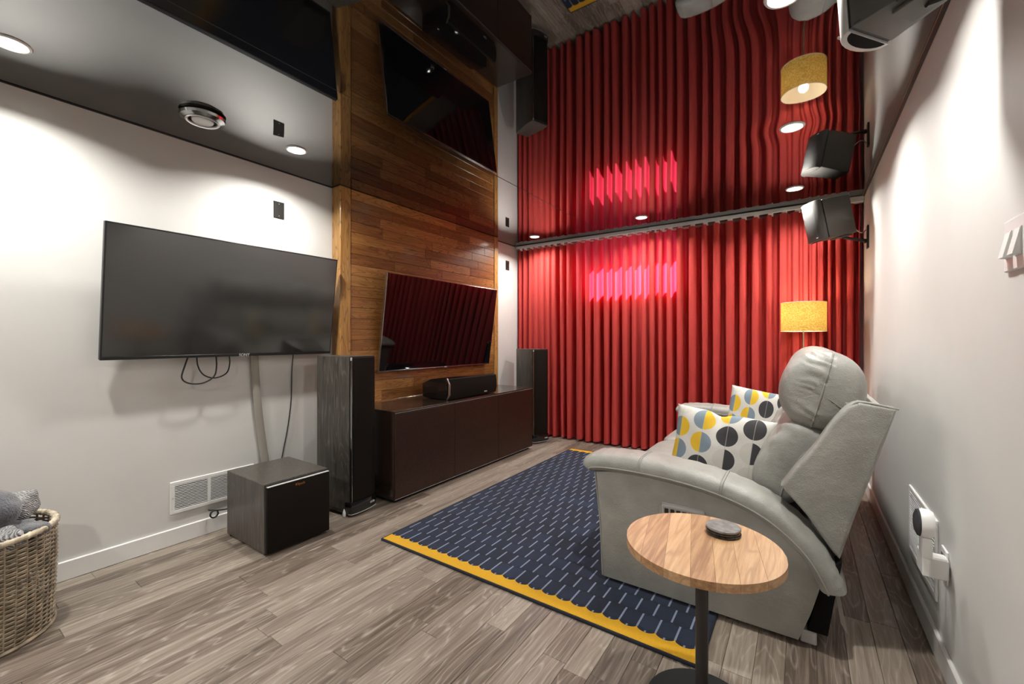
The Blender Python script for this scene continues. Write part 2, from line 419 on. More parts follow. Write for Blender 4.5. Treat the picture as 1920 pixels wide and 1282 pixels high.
class MB:
    def __init__(s): s.bm = bmesh.new()
    def box(s, c, d, bev=0.0, seg=1, M4=None):
        r = bmesh.ops.create_cube(s.bm, size=1.0)
        vs = r['verts']
        for v in vs: v.co = Vector((v.co.x * d[0] + c[0], v.co.y * d[1] + c[1], v.co.z * d[2] + c[2]))
        if bev:
            es = list({e for v in vs for e in v.link_edges})
            rr = bmesh.ops.bevel(s.bm, geom=es, offset=bev, segments=seg, profile=0.5, affect='EDGES')
            vs = list({v for f in rr['faces'] for v in f.verts} | {v for v in vs if v.is_valid})
        if M4 is not None:
            for v in vs: v.co = M4 @ v.co
        return s
    def bb(s, x0, x1, y0, y1, z0, z1, bev=0.0, seg=1, M4=None):
        return s.box(((x0 + x1) / 2, (y0 + y1) / 2, (z0 + z1) / 2), (abs(x1 - x0), abs(y1 - y0), abs(z1 - z0)), bev, seg, M4)
    def prism(s, poly, a0, a1, axis='Y', bev=0.0, seg=2):
        """poly: list of 2D points; axis Y -> (x,z), axis Z -> (x,y), axis X -> (y,z)"""
        def P(p, a):
            return Vector((p[0], a, p[1])) if axis == 'Y' else Vector((p[0], p[1], a)) if axis == 'Z' else Vector((a, p[0], p[1]))
        A = [s.bm.verts.new(P(p, a0)) for p in poly]; B = [s.bm.verts.new(P(p, a1)) for p in poly]
        n = len(poly); fs = [s.bm.faces.new(A), s.bm.faces.new(B[::-1])]
        for i in range(n): fs.append(s.bm.faces.new((A[i], B[i], B[(i + 1) % n], A[(i + 1) % n])))
        bmesh.ops.recalc_face_normals(s.bm, faces=fs)
        if bev:
            es = list({e for f in fs[:2] for e in f.edges})
            bmesh.ops.bevel(s.bm, geom=es, offset=bev, segments=seg, profile=0.5, affect='EDGES')
        return s
    def rings(s, rows, close_u=True, close_v=False, cap=False, uv=None):
        """rows: list of rings of Vectors"""
        V = [[s.bm.verts.new(p) for p in r] for r in rows]
        n = len(rows[0]); m = len(rows)
        for i in range(m - (0 if close_v else 1)):
            a, b = V[i], V[(i + 1) % m]
            for j in range(n - (0 if close_u else 1)):
                s.bm.faces.new((a[j], a[(j + 1) % n], b[(j + 1) % n], b[j]))
        if cap:
            s.bm.faces.new(V[0][::-1]); s.bm.faces.new(V[-1])
        return s
    def lathe(s, prof, c=(0, 0, 0), n=48, axis='Z', cap=True, sx=1.0, sy=1.0):
        rows = []
        for r, z in prof:
            ring = []
            for k in range(n):
                a = 2 * PI * k / n
                p = (r * math.cos(a) * sx, r * math.sin(a) * sy, z)
                if axis == 'X': p = (p[2], p[0], p[1])
                elif axis == 'Y': p = (p[0], p[2], p[1])
                ring.append(Vector(p) + Vector(c))
            rows.append(ring)
        return s.rings(rows, cap=cap)
    def tube(s, pts, r, n=8, cap=True):
        pts = [Vector(p) for p in pts]
        rows = []; up = Vector((0, 0, 1)); prev = None
        for i, p in enumerate(pts):
            t = (pts[min(i + 1, len(pts) - 1)] - pts[max(i - 1, 0)]).normalized()
            if prev is None:
                a = t.cross(up)
                if a.length < 1e-3: a = t.cross(Vector((1, 0, 0)))
            else:
                a = prev - t * prev.dot(t)
            a.normalize(); prev = a; b = t.cross(a)
            rr = r[i] if isinstance(r, (list, tuple)) else r
            rows.append([p + (a * math.cos(2 * PI * k / n) + b * math.sin(2 * PI * k / n)) * rr for k in range(n)])
        return s.rings(rows, cap=cap)
    def build(s, name, material, parent=None, local=False, smooth=35, kind=None, label=None):
        bmesh.ops.recalc_face_normals(s.bm, faces=list(s.bm.faces))
        if parent is not None and not local:
            s.bm.transform(wmat(parent).inverted())
        ang = R(smooth)
        if smooth:
            for f in s.bm.faces: f.smooth = True
            for e in s.bm.edges:
                if len(e.link_faces) == 2 and e.calc_face_angle(0) > ang: e.smooth = False
        me = bpy.data.meshes.new(name); s.bm.to_mesh(me); s.bm.free()
        me.materials.append(M[material])
        o = bpy.data.objects.new(name, me); COL.objects.link(o)
        if parent is not None: o.parent = parent
        if kind: o['kind'] = kind
        if label: o['label'] = label
        return o

def thing(name, label, cat, loc=(0, 0, 0), rz=0.0, group=None, rot=None):
    o = bpy.data.objects.new(name, None); COL.objects.link(o)
    o.empty_display_size = 0.1
    o.location = loc; o.rotation_euler = rot if rot else (0, 0, rz)
    tag(o, label, cat, group); return o
def tag(o, label=None, cat=None, group=None, kind=None):
    if label: o['label'] = label
    if cat: o['category'] = cat
    if group: o['group'] = group
    if kind: o['kind'] = kind
    return o
def copy_tree(o, parent=None, loc=None, rz=None):
    c = o.copy(); COL.objects.link(c)
    if parent is not None: c.parent = parent
    if loc is not None: c.location = loc
    if rz is not None: c.rotation_euler = (0, 0, rz)
    for ch in list(o.children): copy_tree(ch, c)
    return c
def text(name, body, size, M4, material, parent, extrude=0.0006):
    cu = bpy.data.curves.new(name, 'FONT'); cu.body = body; cu.size = size; cu.extrude = extrude
    cu.align_x = 'CENTER'; cu.align_y = 'CENTER'
    t = bpy.data.objects.new(name + '_tmp', cu); COL.objects.link(t)
    dg = bpy.context.evaluated_depsgraph_get()
    me = bpy.data.meshes.new_from_object(t.evaluated_get(dg))
    bpy.data.objects.remove(t); bpy.data.curves.remove(cu)
    me.name = name
    me.transform(M4); me.materials.clear(); me.materials.append(M[material])
    o = bpy.data.objects.new(name, me); COL.objects.link(o)
    if parent is not None:
        o.parent = parent
    return o
def basis(xv, yv, zv, loc):
    m = Matrix.Identity(4)
    for i, v in enumerate((xv, yv, zv)):
        v = Vector(v).normalized()
        for k in range(3): m[k][i] = v[k]
    m.translation = Vector(loc)
    return m
def smoothpath(pts, n=8):
    """Catmull-Rom through points"""
    P = [Vector(p) for p in pts]; out = []
    for i in range(len(P) - 1):
        p0, p1, p2, p3 = P[max(i - 1, 0)], P[i], P[i + 1], P[min(i + 2, len(P) - 1)]
        for k in range(n):
            t = k / n
            out.append(0.5 * ((2 * p1) + (p2 - p0) * t + (2 * p0 - 5 * p1 + 4 * p2 - p3) * t * t + (3 * p1 - p0 - 3 * p2 + p3) * t ** 3))
    out.append(P[-1]); return out
def sgnpow(v, e): return math.copysign(abs(v) ** e, v)
def superell(c, d, e1=0.6, e2=0.6, nu=48, nv=24, disp=None, rot=None):
    """superellipsoid rings: long axis Y; d = half sizes; e1 roundness of the section, e2 roundness along Y"""
    rows = []
    Rm = rot or Matrix.Identity(3)
    for i in range(nv + 1):
        ph = -PI / 2 + PI * i / nv
        ph = max(-PI / 2 + 0.02, min(PI / 2 - 0.02, ph))
        yy = sgnpow(math.sin(ph), e2); rr = abs(math.cos(ph)) ** e2
        ring = []
        for j in range(nu):
            th = 2 * PI * j / nu
            p = Vector((d[0] * rr * sgnpow(math.cos(th), e1), d[1] * yy, d[2] * rr * sgnpow(math.sin(th), e1)))
            if disp: p = disp(p, th, yy)
            ring.append(Rm @ p + Vector(c))
        rows.append(ring)
    return rows

# ------------------------------------------------------------------ room shell
m = MB(); m.bb(XL - .3, XR + .3, YF - .3, YB + .3, -0.12, -0.012)
floor = m.build('floor', 'floor_base'); tag(floor, 'greige oak plank floor', kind='structure')
PW = 0.0975
x = -1.61 - PW * 16
i = 0
while x < XR:
    x0, x1 = max(x, XL), min(x + PW, XR)
    if x1 - x0 > 0.01:
        y = YF - random.random() * 1.0
        while y < YB:
            ln = random.choice((0.72, 0.9, 1.05, 1.2, 1.2))
            y0, y1 = max(y, YF), min(y + ln, YB)
            if y1 - y0 > 0.02:
                MB().bb(x0 + .0006, x1 - .0006, y0 + .0006, y1 - .0006, -0.014, random.uniform(-.0004, 0), bev=0.0012).build('plank', 'floor', floor, smooth=0)
            y += ln
    x += PW

def wall(name, bounds, material='wall'):
    m = MB()
    for b in bounds: m.bb(*b)
    return tag(m.build(name, material, smooth=0), kind='structure')
wall('wall_left', [(XL - .15, XL, YF, YB, 0, 2.6)])
wall('wall_right', [(XR, XR + .15, YF, YB, 0, 2.6)])
wall('wall_front', [(XL - .15, XR + .15, YF - .15, YF, 0, 2.6)])
WX0, WX1, WZ0, WZ1, WT = -2.32, -1.13, 1.76, 2.32, 0.35
wall('wall_back', [(XL - .15, WX0, YB, YB + WT, 0, 2.6), (WX1, XR + .15, YB, YB + WT, 0, 2.6),
                   (WX0, WX1, YB, YB + WT, 0, WZ0), (WX0, WX1, YB, YB + WT, WZ1, 2.6)])
m = MB()
yy = YB + WT - 0.06
m.bb(WX0, WX1, yy, yy + .05, WZ0, WZ0 + .035); m.bb(WX0, WX1, yy, yy + .05, WZ1 - .035, WZ1)
m.bb(WX0, WX0 + .035, yy, yy + .05, WZ0, WZ1); m.bb(WX1 - .035, WX1, yy, yy + .05, WZ0, WZ1)
win = tag(m.build('window_1', 'window_frame'), 'small high window behind the red curtain', kind='structure')
MB().bb(WX0 + .03, WX1 - .03, yy + .022, yy + .026, WZ0 + .03, WZ1 - .03).build('pane', 'pane', win)

# glossy stretched ceiling: a fine sheet, drawn in a little around every fitting
LIGHTS = [(-2.665, 0.28), (-2.660, 1.465), (-2.60, 4.29), (-1.31, 4.20), (-0.046, 4.09), (-0.045, 2.89), (-0.050, 1.765)]
LIGHTS_FILL = [(-2.665, -1.0), (-1.35, -1.0)]  # fill lights added behind the camera, out of view
VENT = (-2.668, 0.955)
def ceil_z(x, y):
    z = 0.0
    for (lx, ly) in LIGHTS + LIGHTS_FILL + [VENT]:
        d2 = (x - lx) ** 2 + (y - ly) ** 2
        if d2 < 0.5: z += 0.0035 * math.exp(-d2 / 0.020)
    z += 0.0012 * math.sin(x * 2.1 + 1.3) * math.sin(y * 1.7)
    for e in (x - XL, XR - x, y - YF, YB - y):                      # pulled slightly at the perimeter track
        z -= 0.0015 * math.exp(-max(e, 0) / 0.05)
    return CEIL + z
m = MB()
NX, NY = 150, 280
rows = [[Vector((XL + (XR - XL) * i / NX, YF + (YB - YF) * j / NY, ceil_z(XL + (XR - XL) * i / NX, YF + (YB - YF) * j / NY))) for i in range(NX + 1)] for j in range(NY + 1)]
m.rings(rows, close_u=False)
ceil = m.build('ceiling', 'film', smooth=180)
tag(ceil, 'high-gloss black stretch ceiling mirroring the room', kind='structure')
MB().bb(-1.858, -1.8565, YF, 4.45, CEIL - .0014, CEIL + .004).build('seam', 'black', ceil)
wall('ceiling_slab', [(XL - .15, XR + .15, YF - .15, YB + WT, 2.52, 2.7)], 'black')

def baseboard(name, x0, x1, segs, h=0.098):
    m = MB()
    for (a, b) in segs:
        m.bb(x0, x1, a, b, 0.0, h, bev=0.004)
    return tag(m.build(name, 'white'), kind='structure')
baseboard('baseboard_left', XL, XL + .014, [(YF, 1.983), (4.075, YB)])
baseboard('baseboard_right', XR - .014, XR, [(YF, YB)])
MB().bb(XR - .016, XR, YF, YB, CEIL - .009, CEIL + .02, bev=0.002).build('trim_1', 'plate_black')['kind'] = 'structure'
MB().bb(XR - .0185, XR - .0155, YF, YB, CEIL - .006, CEIL - .003, bev=0.0006).build('trim_2', 'bronze')['kind'] = 'structure'
MB().bb(XL, XL + .006, YF, YB, CEIL - .006, CEIL + .02).build('trim_3', 'plate_black')['kind'] = 'structure'

# ------------------------------------------------------------------ oak feature panel
PX, PY0, PY1 = -2.975, 1.983, 4.068
pan = thing('oak_wall_panel', 'floor-to-ceiling golden oak plank panel with square side trims on white wall', 'wall panel', (XL, (PY0 + PY1) / 2, 0))
MB().bb(XL + .001, PX - .012, PY0 + .02, PY1 - .02, 0.0, CEIL - .003).build('backing', 'slot', pan)
for (a, b) in ((PY0, PY0 + .094), (PY1 - .075, PY1)):
    MB().bb(XL + .001, PX + .006, a, b, 0.0, CEIL - .003, bev=0.003).build('trim_post', 'oak_v', pan)
BH = 0.0865
z = 0.0
while z < CEIL - .01:
    z1 = min(z + BH, CEIL - .003)
    y = PY0 + .094 - random.random() * .5
    while y < PY1 - .075:
        ln = random.choice((0.45, 0.6, 0.8, 1.0))
        a, b = max(y, PY0 + .094), min(y + ln, PY1 - .075)
        if b - a > 0.015:
            MB().bb(PX - .013, PX + random.uniform(-.0008, .0), a + .0007, b - .0007, z + .0007, z1 - .0007, bev=0.0016).build('board', 'oak', pan, smooth=0)
        y += ln
    z += BH

# ------------------------------------------------------------------ curtain
RIDGE = [-3.045, -2.98, -2.885, -2.81, -2.715, -2.63, -2.545, -2.443, -2.35, -2.221, -2.108, -1.998, -1.879, -1.774, -1.661, -1.55, -1.443, -1.345]
RIDGE2 = [-1.36, -1.256, -1.176, -1.078, -0.954, -0.834, -0.726, -0.613, -0.494, -0.388, -0.275, -0.165, -0.065, 0.015, 0.079, 0.135, 0.19, 0.244, 0.324, 0.405]
DEPTH = {}
CY = 4.655
CTOP, CBOT = CEIL - 0.052, 0.022
def curtain(name, ridges, label, seed, shallow):
    rnd = random.Random(seed)
    pts = []                       # plan points (x, dy)
    for i in range(len(ridges) - 1):
        a, b = ridges[i], ridges[i + 1]
        flat = shallow[0] < a < shallow[1]
        dep = 0.045 if flat else 0.135
        dep *= rnd.uniform(0.88, 1.1)
        n = 20; wdt = b - a
        fr = rnd.uniform(.40, .52) if not flat else .5               # share of the period taken by the front face
        for k in range(n):
            t = k / n
            if t < fr:
                u = t / fr
                dy = dep * .10 * (2 * abs(u - .5)) ** 2.5
                xx = a + wdt * fr * u
            else:
                u = (t - fr) / (1 - fr)
                c = (.5 - .5 * math.cos(2 * PI * u)) ** .75
                dy = dep * (.10 + .90 * c)
                # the recess is wider at the back than at its mouth
                xx = a + wdt * (fr + (1 - fr) * u) - .018 * math.sin(2 * PI * u) * c * (0.3 if flat else 1)
            pts.append((xx, dy))
    pts.append((ridges[-1], 0.0))
    if ridges[-1] < 0: pts += [(ridges[-1] + .002, .03), (ridges[-1] + .012, .065), (ridges[-1] + .030, .075)]   # edge turned back behind the next panel
    rows = []
    NZ = 40
    for j in range(NZ + 1):
        t = j / NZ
        z = CTOP + (CBOT - CTOP) * t
        row = []
        for i, (xx, dy) in enumerate(pts):
            wob = 0.010 * t * math.sin(xx * 23 + seed) + 0.006 * t * t * math.sin(xx * 61 + z * 3)
            flare = 1.0 + 0.22 * t * t - 0.25 * max(0, 1 - t * 14)
            zz = z + (0.006 * math.sin(xx * 31) if j == NZ else 0) - (0.006 * math.sin(dy * 30) if j == 0 else 0)
            row.append(Vector((min(max(xx + wob * 0.8, XL + .012), XR - .012), CY - 0.045 + dy * flare + wob * 0.3, zz)))
        rows.append(row)
    m = MB(); m.rings(rows, close_u=False)
    o = m.build(name, 'curtain', smooth=180)
    # origin to the base of the panel
    cx = (ridges[0] + ridges[-1]) / 2
    o.data.transform(Matrix.Translation((-cx, -CY, 0))); o.location = (cx, CY, 0)
    tag(o, label, 'curtain', 'red curtain panels')
    h = MB()
    rr = [[p + Vector((0, -.0015, 0.0)) for p in rows[-1]], [Vector((p.x, p.y - .0015, p.z + .0)) for p in rows[-1]]]
    return o, rows
curtain('curtain', RIDGE, 'red pleated curtain panel behind the far tower speaker, with pink daylight patches', 1, (-2.9, -2.6))
curtain('curtain', RIDGE2, 'red pleated curtain panel on the sofa side, behind the yellow floor lamp', 2, (-0.2, 0.1))

trk = thing('curtain_track', 'grey aluminium curtain track running along the glossy ceiling', 'curtain track', (-1.32, CY - .02, CEIL - .01))
TY = CY - 0.02
for (a, b) in ((XL + .02, -1.35), (-1.349, XR - .03)):
    m = MB(); m.bb(a, b, TY - .045, TY + .02, CEIL - .030, CEIL - .003, bev=0.003); m.bb(a, b, TY - .050, TY - .042, CEIL - .040, CEIL - .006, bev=0.002)
    m.build('rail', 'alu', trk)
m = MB(); m.bb(XL + .004, XL + .03, TY - .052, TY + .025, CEIL - .045, CEIL - .002, bev=0.003); m.build('end_cap', 'silver', trk)
m = MB(); m.bb(XR - .10, XR - .004, TY - .052, TY + .025, CEIL - .050, CEIL - .002, bev=0.003); m.build('end_cap', 'silver', trk)
for xx in RIDGE + RIDGE2:
    x0 = min(max(xx + .035, XL + .04), XR - .12)
    MB().bb(x0 - .022, x0 + .022, TY - .012, TY + .004, CEIL - .062, CEIL - .028, bev=0.003).build('glider', 'white_plastic', trk)

# ------------------------------------------------------------------ downlights and ceiling diffuser
DL_LABELS = ['lit ceiling downlight cut by the left edge of the picture', 'lit ceiling downlight above the right end of the wall-mounted black TV',
             'lit ceiling downlight in the far corner above the far tower speaker', 'lit ceiling downlight near the middle of the curtain track',
             'lit ceiling downlight by the curtain track next to the corner speaker', 'lit ceiling downlight between the corner speaker and the near speaker bracket, over the sofa',
             'lit ceiling downlight at the top edge of the picture, nearest above the sofa arm']
def downlight(x, y, label, k=1.0):
    z = ceil_z(x, y)
    t = thing('downlight', label, 'ceiling light', (x, y, z), group='recessed ceiling downlights')
    MB().lathe([(0.047, -.001), (0.052, -.007), (0.060, -.006), (0.064, 0.0), (0.064, .012), (0.047, .012)], n=40, cap=False).build('trim_ring', 'trimring', t, local=True)
    MB().lathe([(0.0005, -.003), (0.030, -.0035), (0.047, -.002), (0.047, .004)], n=32).build('lens', 'lens', t, local=True)
    l = bpy.data.lights.new('downlight_lamp', 'AREA'); l.shape = 'DISK'; l.size = 0.085; l.energy = DOWNLIGHT_W * k
    l.color = (1.0, 0.97, 0.915); l.spread = R(150)
    lo = bpy.data.objects.new('lamp', l); COL.objects.link(lo); lo.parent = t; lo.location = (0, 0, -.012)
    return t
for (x, y), lb in zip(LIGHTS, DL_LABELS): downlight(x, y, lb)
BL = ['added fill light behind the camera on the TV side', 'added fill light behind the camera in the middle of the room']
for (x, y), lb in zip(LIGHTS_FILL, BL): downlight(x, y, lb, 1.2)  # unseen extra fittings, added to fill the room with light

z = ceil_z(*VENT)
t = thing('air_diffuser', 'round dark chrome air diffuser on the glossy ceiling', 'air vent', (VENT[0], VENT[1], z))
MB().lathe([(0.060, 0.0), (0.098, -.003), (0.105, -.012), (0.100, -.024), (0.078, -.034), (0.070, -.030), (0.066, -.012)], n=56, cap=False).build('outer_ring', 'chrome', t, local=True)
MB().lathe([(0.074, -.030), (0.078, -.037), (0.074, -.040), (0.066, -.038), (0.064, -.030)], n=56, cap=False).build('rim', 'steel', t, local=True)
MB().lathe([(0.0005, -.040), (0.036, -.041), (0.048, -.036), (0.050, -.026), (0.0005, -.020)], n=48).build('centre_disc', 'silver', t, local=True)
MB().lathe([(0.0005, -.014), (0.066, -.014), (0.066, .0)], n=40).build('throat', 'black', t, local=True)

# ------------------------------------------------------------------ left TV (matte) and right TV (glossy)
def tv(name, label, y0, y1, zt, zb, xt, xb, screen, edge, logo, logo_size, rim, wallx):
    yc, zc, xc = (y0 + y1) / 2, (zt + zb) / 2, (xt + xb) / 2
    wd, ht = y1 - y0, math.hypot(zt - zb, xt - xb)
    tilt = math.atan2(xt - xb, zt - zb)
    # local frame: x = screen normal, y = along wall, z = up the screen
    t = thing(name, label, 'TV', (xc, yc, zc), rot=(0, tilt, 0))
    MB().bb(-.030, 0.0, -wd / 2, wd / 2, -ht / 2, ht / 2, bev=0.003).build('bezel', edge, t, local=True)
    MB().bb(-.075, -.030, -wd * .36, wd * .36, -ht * .40, ht * .12, bev=0.02, seg=2).build('rear_housing', 'black', t, local=True)
    MB().bb(-.002, 0.0012, -wd / 2 + rim, wd / 2 - rim, -ht / 2 + rim * 2.4, ht / 2 - rim, bev=0.0004).build('screen', screen, t, local=True)
    m = MB(); m.bb(-.002, 0.0018, -wd / 2 + .002, wd / 2 - .002, -ht / 2 + .001, -ht / 2 + rim * 2.2, bev=.0005)
    m.build('lower_bezel', 'bezel' if edge == 'bezel' else edge, t, local=True)
    B = basis((0, 1, 0), (0, 0, 1), (1, 0, 0), (0.0022, 0.03 * wd, -ht / 2 + rim * 1.1))
    text('logo', logo, logo_size, B, 'print_white', t)
    # tilting wall mount in world space
    mt = MB()
    for dy in (-.17, .17): mt.bb(wallx + .001, xc - .05, yc + dy - .02, yc + dy + .02, zc - .16, zc + .16, bev=.004)
    mt.bb(wallx + .001, wallx + .018, yc - .28, yc + .28, zc - .09, zc + .09, bev=.004)
    mt.build('wall_mount', 'black', t)
    return t
tvl = tv('television', 'black wall-mounted TV on the white wall, nearest the wicker basket', 0.615, 1.917, 1.817, 1.107, -2.90, -3.0, 'screen_matte', 'bezel', 'SONY', 0.024, 0.008, XL)
tvr = tv('television', 'large glossy black TV on the oak panel reflecting the red curtain', 2.315, 3.84, 1.768, 0.937, -2.815, -2.930, 'screen_gloss', 'bezel_metal', 'SONY', 0.014, 0.0045, PX)

def cable(name, label, pts, r, material='cord', cat='cable'):
    m = MB(); P = smoothpath(pts, 8)
    o = P[0].copy()
    m.tube([p - o for p in P], r, 8)
    ob = m.build(name, material); ob.location = o
    return tag(ob, label, cat)
cable('cable_loop', 'larger black cable loop hanging under the left TV', [(-3.02, 1.015, 1.14), (-3.02, .99, 1.06), (-3.02, .975, .99), (-3.02, 1.01, .955), (-3.02, 1.08, .95), (-3.02, 1.14, .985), (-3.02, 1.155, 1.05), (-3.02, 1.15, 1.14)], .0045)
cable('cable_loop', 'smaller black cable loop hanging under the left TV', [(-3.035, 1.055, 1.14), (-3.035, 1.06, 1.06), (-3.035, 1.09, 1.0), (-3.035, 1.15, .975), (-3.035, 1.215, 1.0), (-3.035, 1.235, 1.06), (-3.035, 1.23, 1.14)], .004)
cable('hanging_cable', 'thin black cable dropping down the wall from the TV to the tower speaker', [(-3.06, 1.665, 1.14), (-3.065, 1.655, 1.0), (-3.068, 1.652, .8), (-3.07, 1.63, .6), (-3.07, 1.595, .42), (-3.06, 1.56, .25), (-3.05, 1.55, .03)], .0035)
# flat taupe band down the wall to the subwoofer
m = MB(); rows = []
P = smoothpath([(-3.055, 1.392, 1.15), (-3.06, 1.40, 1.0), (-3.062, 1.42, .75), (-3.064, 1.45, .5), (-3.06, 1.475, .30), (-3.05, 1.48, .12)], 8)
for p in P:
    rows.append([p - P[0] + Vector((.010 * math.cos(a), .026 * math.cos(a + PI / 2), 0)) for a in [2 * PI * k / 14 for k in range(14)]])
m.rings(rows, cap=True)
sl = m.build('taupe_band', 'taupe'); sl.location = P[0]
tag(sl, 'flat taupe band running down from the left TV behind the subwoofer', 'cable sleeve')
# subwoofer lead: coil and run
pts = [(-3.066, 1.13, .150), (-3.05, 1.13, .150)]
for k in range(15):
    a = k / 14 * 4 * PI
    pts.append((-3.035 + .002 * k * .5, 1.145 + .022 * math.sin(a), .128 + .022 * math.cos(a)))
pts += [(-3.02, 1.20, .14), (-2.99, 1.26, .145), (-2.97, 1.33, .13)]
cable('power_cord', 'black coiled power cord running from the wall to the subwoofer', pts, .004)

# wall plates
def plate(yc, zc, label, w=.075, h=.118):
    t = thing('blank_plate', label, 'wall plate', (XL, yc, zc), group='black blank wall plates')
    MB().bb(XL, XL + .006, yc - w / 2, yc + w / 2, zc - h / 2, zc + h / 2, bev=.002).build('cover', 'plate_black', t)
    for s in (-1, 1): MB().lathe([(.0005, .0085), (.0032, .008), (.0036, .006)], (XL, yc, zc + s * h * .36), n=12, axis='X').build('screw', 'steel', t)
plate(1.567, 2.136, 'black blank wall plate above the right end of the left TV')
plate(4.413, 2.147, 'black blank wall plate on the white strip between oak panel and curtain')

# ------------------------------------------------------------------ vents
def grille(name, label, side, y0, y1, z0, z1, n, split):
    x = XL if side < 0 else XR
    s = 1 if side < 0 else -1
    t = thing(name, label, 'air vent', (x, (y0 + y1) / 2, z0))
    m = MB(); d = .009; fr = .024
    m.bb(x, x + s * d, y0, y1, z0, z0 + fr, bev=.003); m.bb(x, x + s * d, y0, y1, z1 - fr, z1, bev=.003)
    m.bb(x, x + s * d, y0, y0 + fr, z0 + fr - .003, z1 - fr + .003, bev=.003); m.bb(x, x + s * d, y1 - fr, y1, z0 + fr - .003, z1 - fr + .003, bev=.003)
    if split: m.bb(x, x + s * d * .9, split - .008, split + .008, z0 + .01, z1 - .01)
    m.build('frame', 'white', t)
    MB().bb(x + s * .0005, x + s * .0015, y0 + .01, y1 - .01, z0 + .01, z1 - .01).build('duct_dark', 'slot', t)
    h = (z1 - z0 - 2 * fr) / n
    for k in range(n):
        zz = z0 + fr + (k + .5) * h
        T = Matrix.Translation((x + s * .0045, (y0 + y1) / 2, zz)) @ Matrix.Rotation(s * R(-38), 4, 'Y')
        MB().box((0, 0, 0), (.010, y1 - y0 - 2 * fr + .004, .0022), M4=T).build('louvre', 'white', t, smooth=0)
    for yy in (y0 + .012, y1 - .012):
        sc = MB()
        sc.lathe([(.0005, s * .0115), (.0035, s * .0105), (.0038, s * .008)], (x, yy, (z0 + z1) / 2), n=10, axis='X')
        sc.build('screw', 'steel', t)
    return t
grille('return_grille', 'white louvred air grille low on the wall behind the subwoofer', -1, .935, 1.40, .180, .372, 15, 1.135)
grille('return_grille', 'white louvred air grille low on the wall behind the sofa', 1, 2.27, 2.772, .208, .520, 22, 2.52)

# ------------------------------------------------------------------ subwoofer
sub = thing('subwoofer', 'black ash cube subwoofer on the floor in front of the wall grille', 'subwoofer', (-2.71, 1.38, 0))
MB().bb(-2.952, -2.487, 1.186, 1.571, .012, .402, bev=.003).build('cabinet', 'black_ash', sub)
MB().bb(-2.488, -2.478, 1.190, 1.567, .016, .398, bev=.002).build('baffle', 'black', sub)
MB().bb(-2.478, -2.460, 1.190, 1.567, .016, .386, bev=.004, seg=2).build('grille_cover', 'grille', sub)
MB().bb(-2.478, -2.4595, 1.192, 1.565, .3855, .389, bev=.001).build('grille_edge', 'silver', sub)
text('logo', 'Klipsch', .020, basis((0, 1, 0), (0, 0, 1), (1, 0, 0), (-2.459, 1.378, .362)) , 'print_copper', None)
lg = bpy.data.objects['logo.002'] if 'logo.002' in bpy.data.objects else bpy.data.objects['logo']
lg.data.transform(Matrix.Translation((2.71, -1.38, 0))); lg.parent = sub
for (a, b) in ((-2.93, 1.21), (-2.93, 1.55), (-2.51, 1.21), (-2.51, 1.55)):
    MB().lathe([(.016, 0), (.018, .012)], (a, b, 0), n=16).build('foot', 'black', sub)

# ------------------------------------------------------------------ tower speakers (local: front = +X, origin at the floor)
def tower(label, loc, rz):
    t = thing('tower_speaker', label, 'speaker', loc, rz, group='floor-standing tower speakers')
    H = 1.098
    # plan of the cabinet: bowed sides narrowing to the back
    def plan(g=0.0, n=9):
        pts = []
        for k in range(n):
            u = k / (n - 1); xx = -.20 + .355 * u
            hw = .085 + .034 * math.sin(u * PI * .62) + 0.0
            pts.append((xx, -hw))
        q = [(a, -b) for a, b in pts][::-1]
        return pts + q
    m = MB(); m.prism(plan(), .045, H, 'Z', bev=.003); m.build('cabinet', 'black_ash', t, local=True)
    MB().bb(.152, .166, -.112, .112, .048, H - .001, bev=.003).build('baffle', 'black', t, local=True)
    # cloth grille, slightly bowed
    pl = [(.168, -.106)] + [(.168 + .022 * math.cos(a), .106 * math.sin(a)) for a in [(-PI / 2 + PI * k / 12) for k in range(1, 12)]] + [(.168, .106)]
    m = MB(); m.prism(pl, .102, H - .012, 'Z', bev=.002); m.build('grille_cover', 'grille', t, local=True)
    m = MB(); m.bb(.160, .176, -.112, -.106, .10, H - .03, bev=.001); m.build('chrome_strip', 'chrome', t, local=True)
    m = MB(); m.box((.166, -.108, H - .018), (.012, .010, .022), bev=.002); m.build('grille_peg', 'silver', t, local=True)
    # plinth with bowed front
    pl = [(-.205, -.092), (.150, -.121)] + [(.165 + .027 * math.cos(a), .121 * math.sin(a)) for a in [(-PI / 2 + PI * k / 10) for k in range(1, 10)]] + [(.150, .121), (-.205, .092)]
    m = MB(); m.prism(pl, .018, .100, 'Z', bev=.004); m.build('plinth', 'black_gloss', t, local=True)
    pl2 = [(a * 1.004 + .0015, b * 1.006) for a, b in pl[1:-1]] + [(.12, .1), (.12, -.1)]
    m = MB(); m.prism(pl2, .0165, .0205, 'Z'); m.build('plinth_edge', 'silver', t, local=True)
    mm = MB(); mm.box((.1885, .060, .055), (.003, .050, .013), bev=.001); bd = mm.build('badge', 'silver', t, local=True)
    text('badge_text', 'polk', .012, basis((0, 1, 0), (0, 0, 1), (1, 0, 0), (.1905, .060, .0555)), 'black', bd, .0003)
    for (a, b) in ((.120, -.128), (.120, .128), (-.19, -.11), (-.19, .11)):
        MB().lathe([(.004, 0), (.010, .003), (.012, .016), (.009, .034), (.003, .052), (.0006, .055)], (a, b, 0), n=16).build('spike_foot', 'white_plastic' if a > 0 else 'silver', t, local=True)
    return t
tower('tall black tower speaker on the floor between the left TV and the media cabinet', (-2.725, 1.868, 0), R(8))
tower('tall black tower speaker in the far corner beside the curtain', (-2.69, 4.375, 0), R(-20))

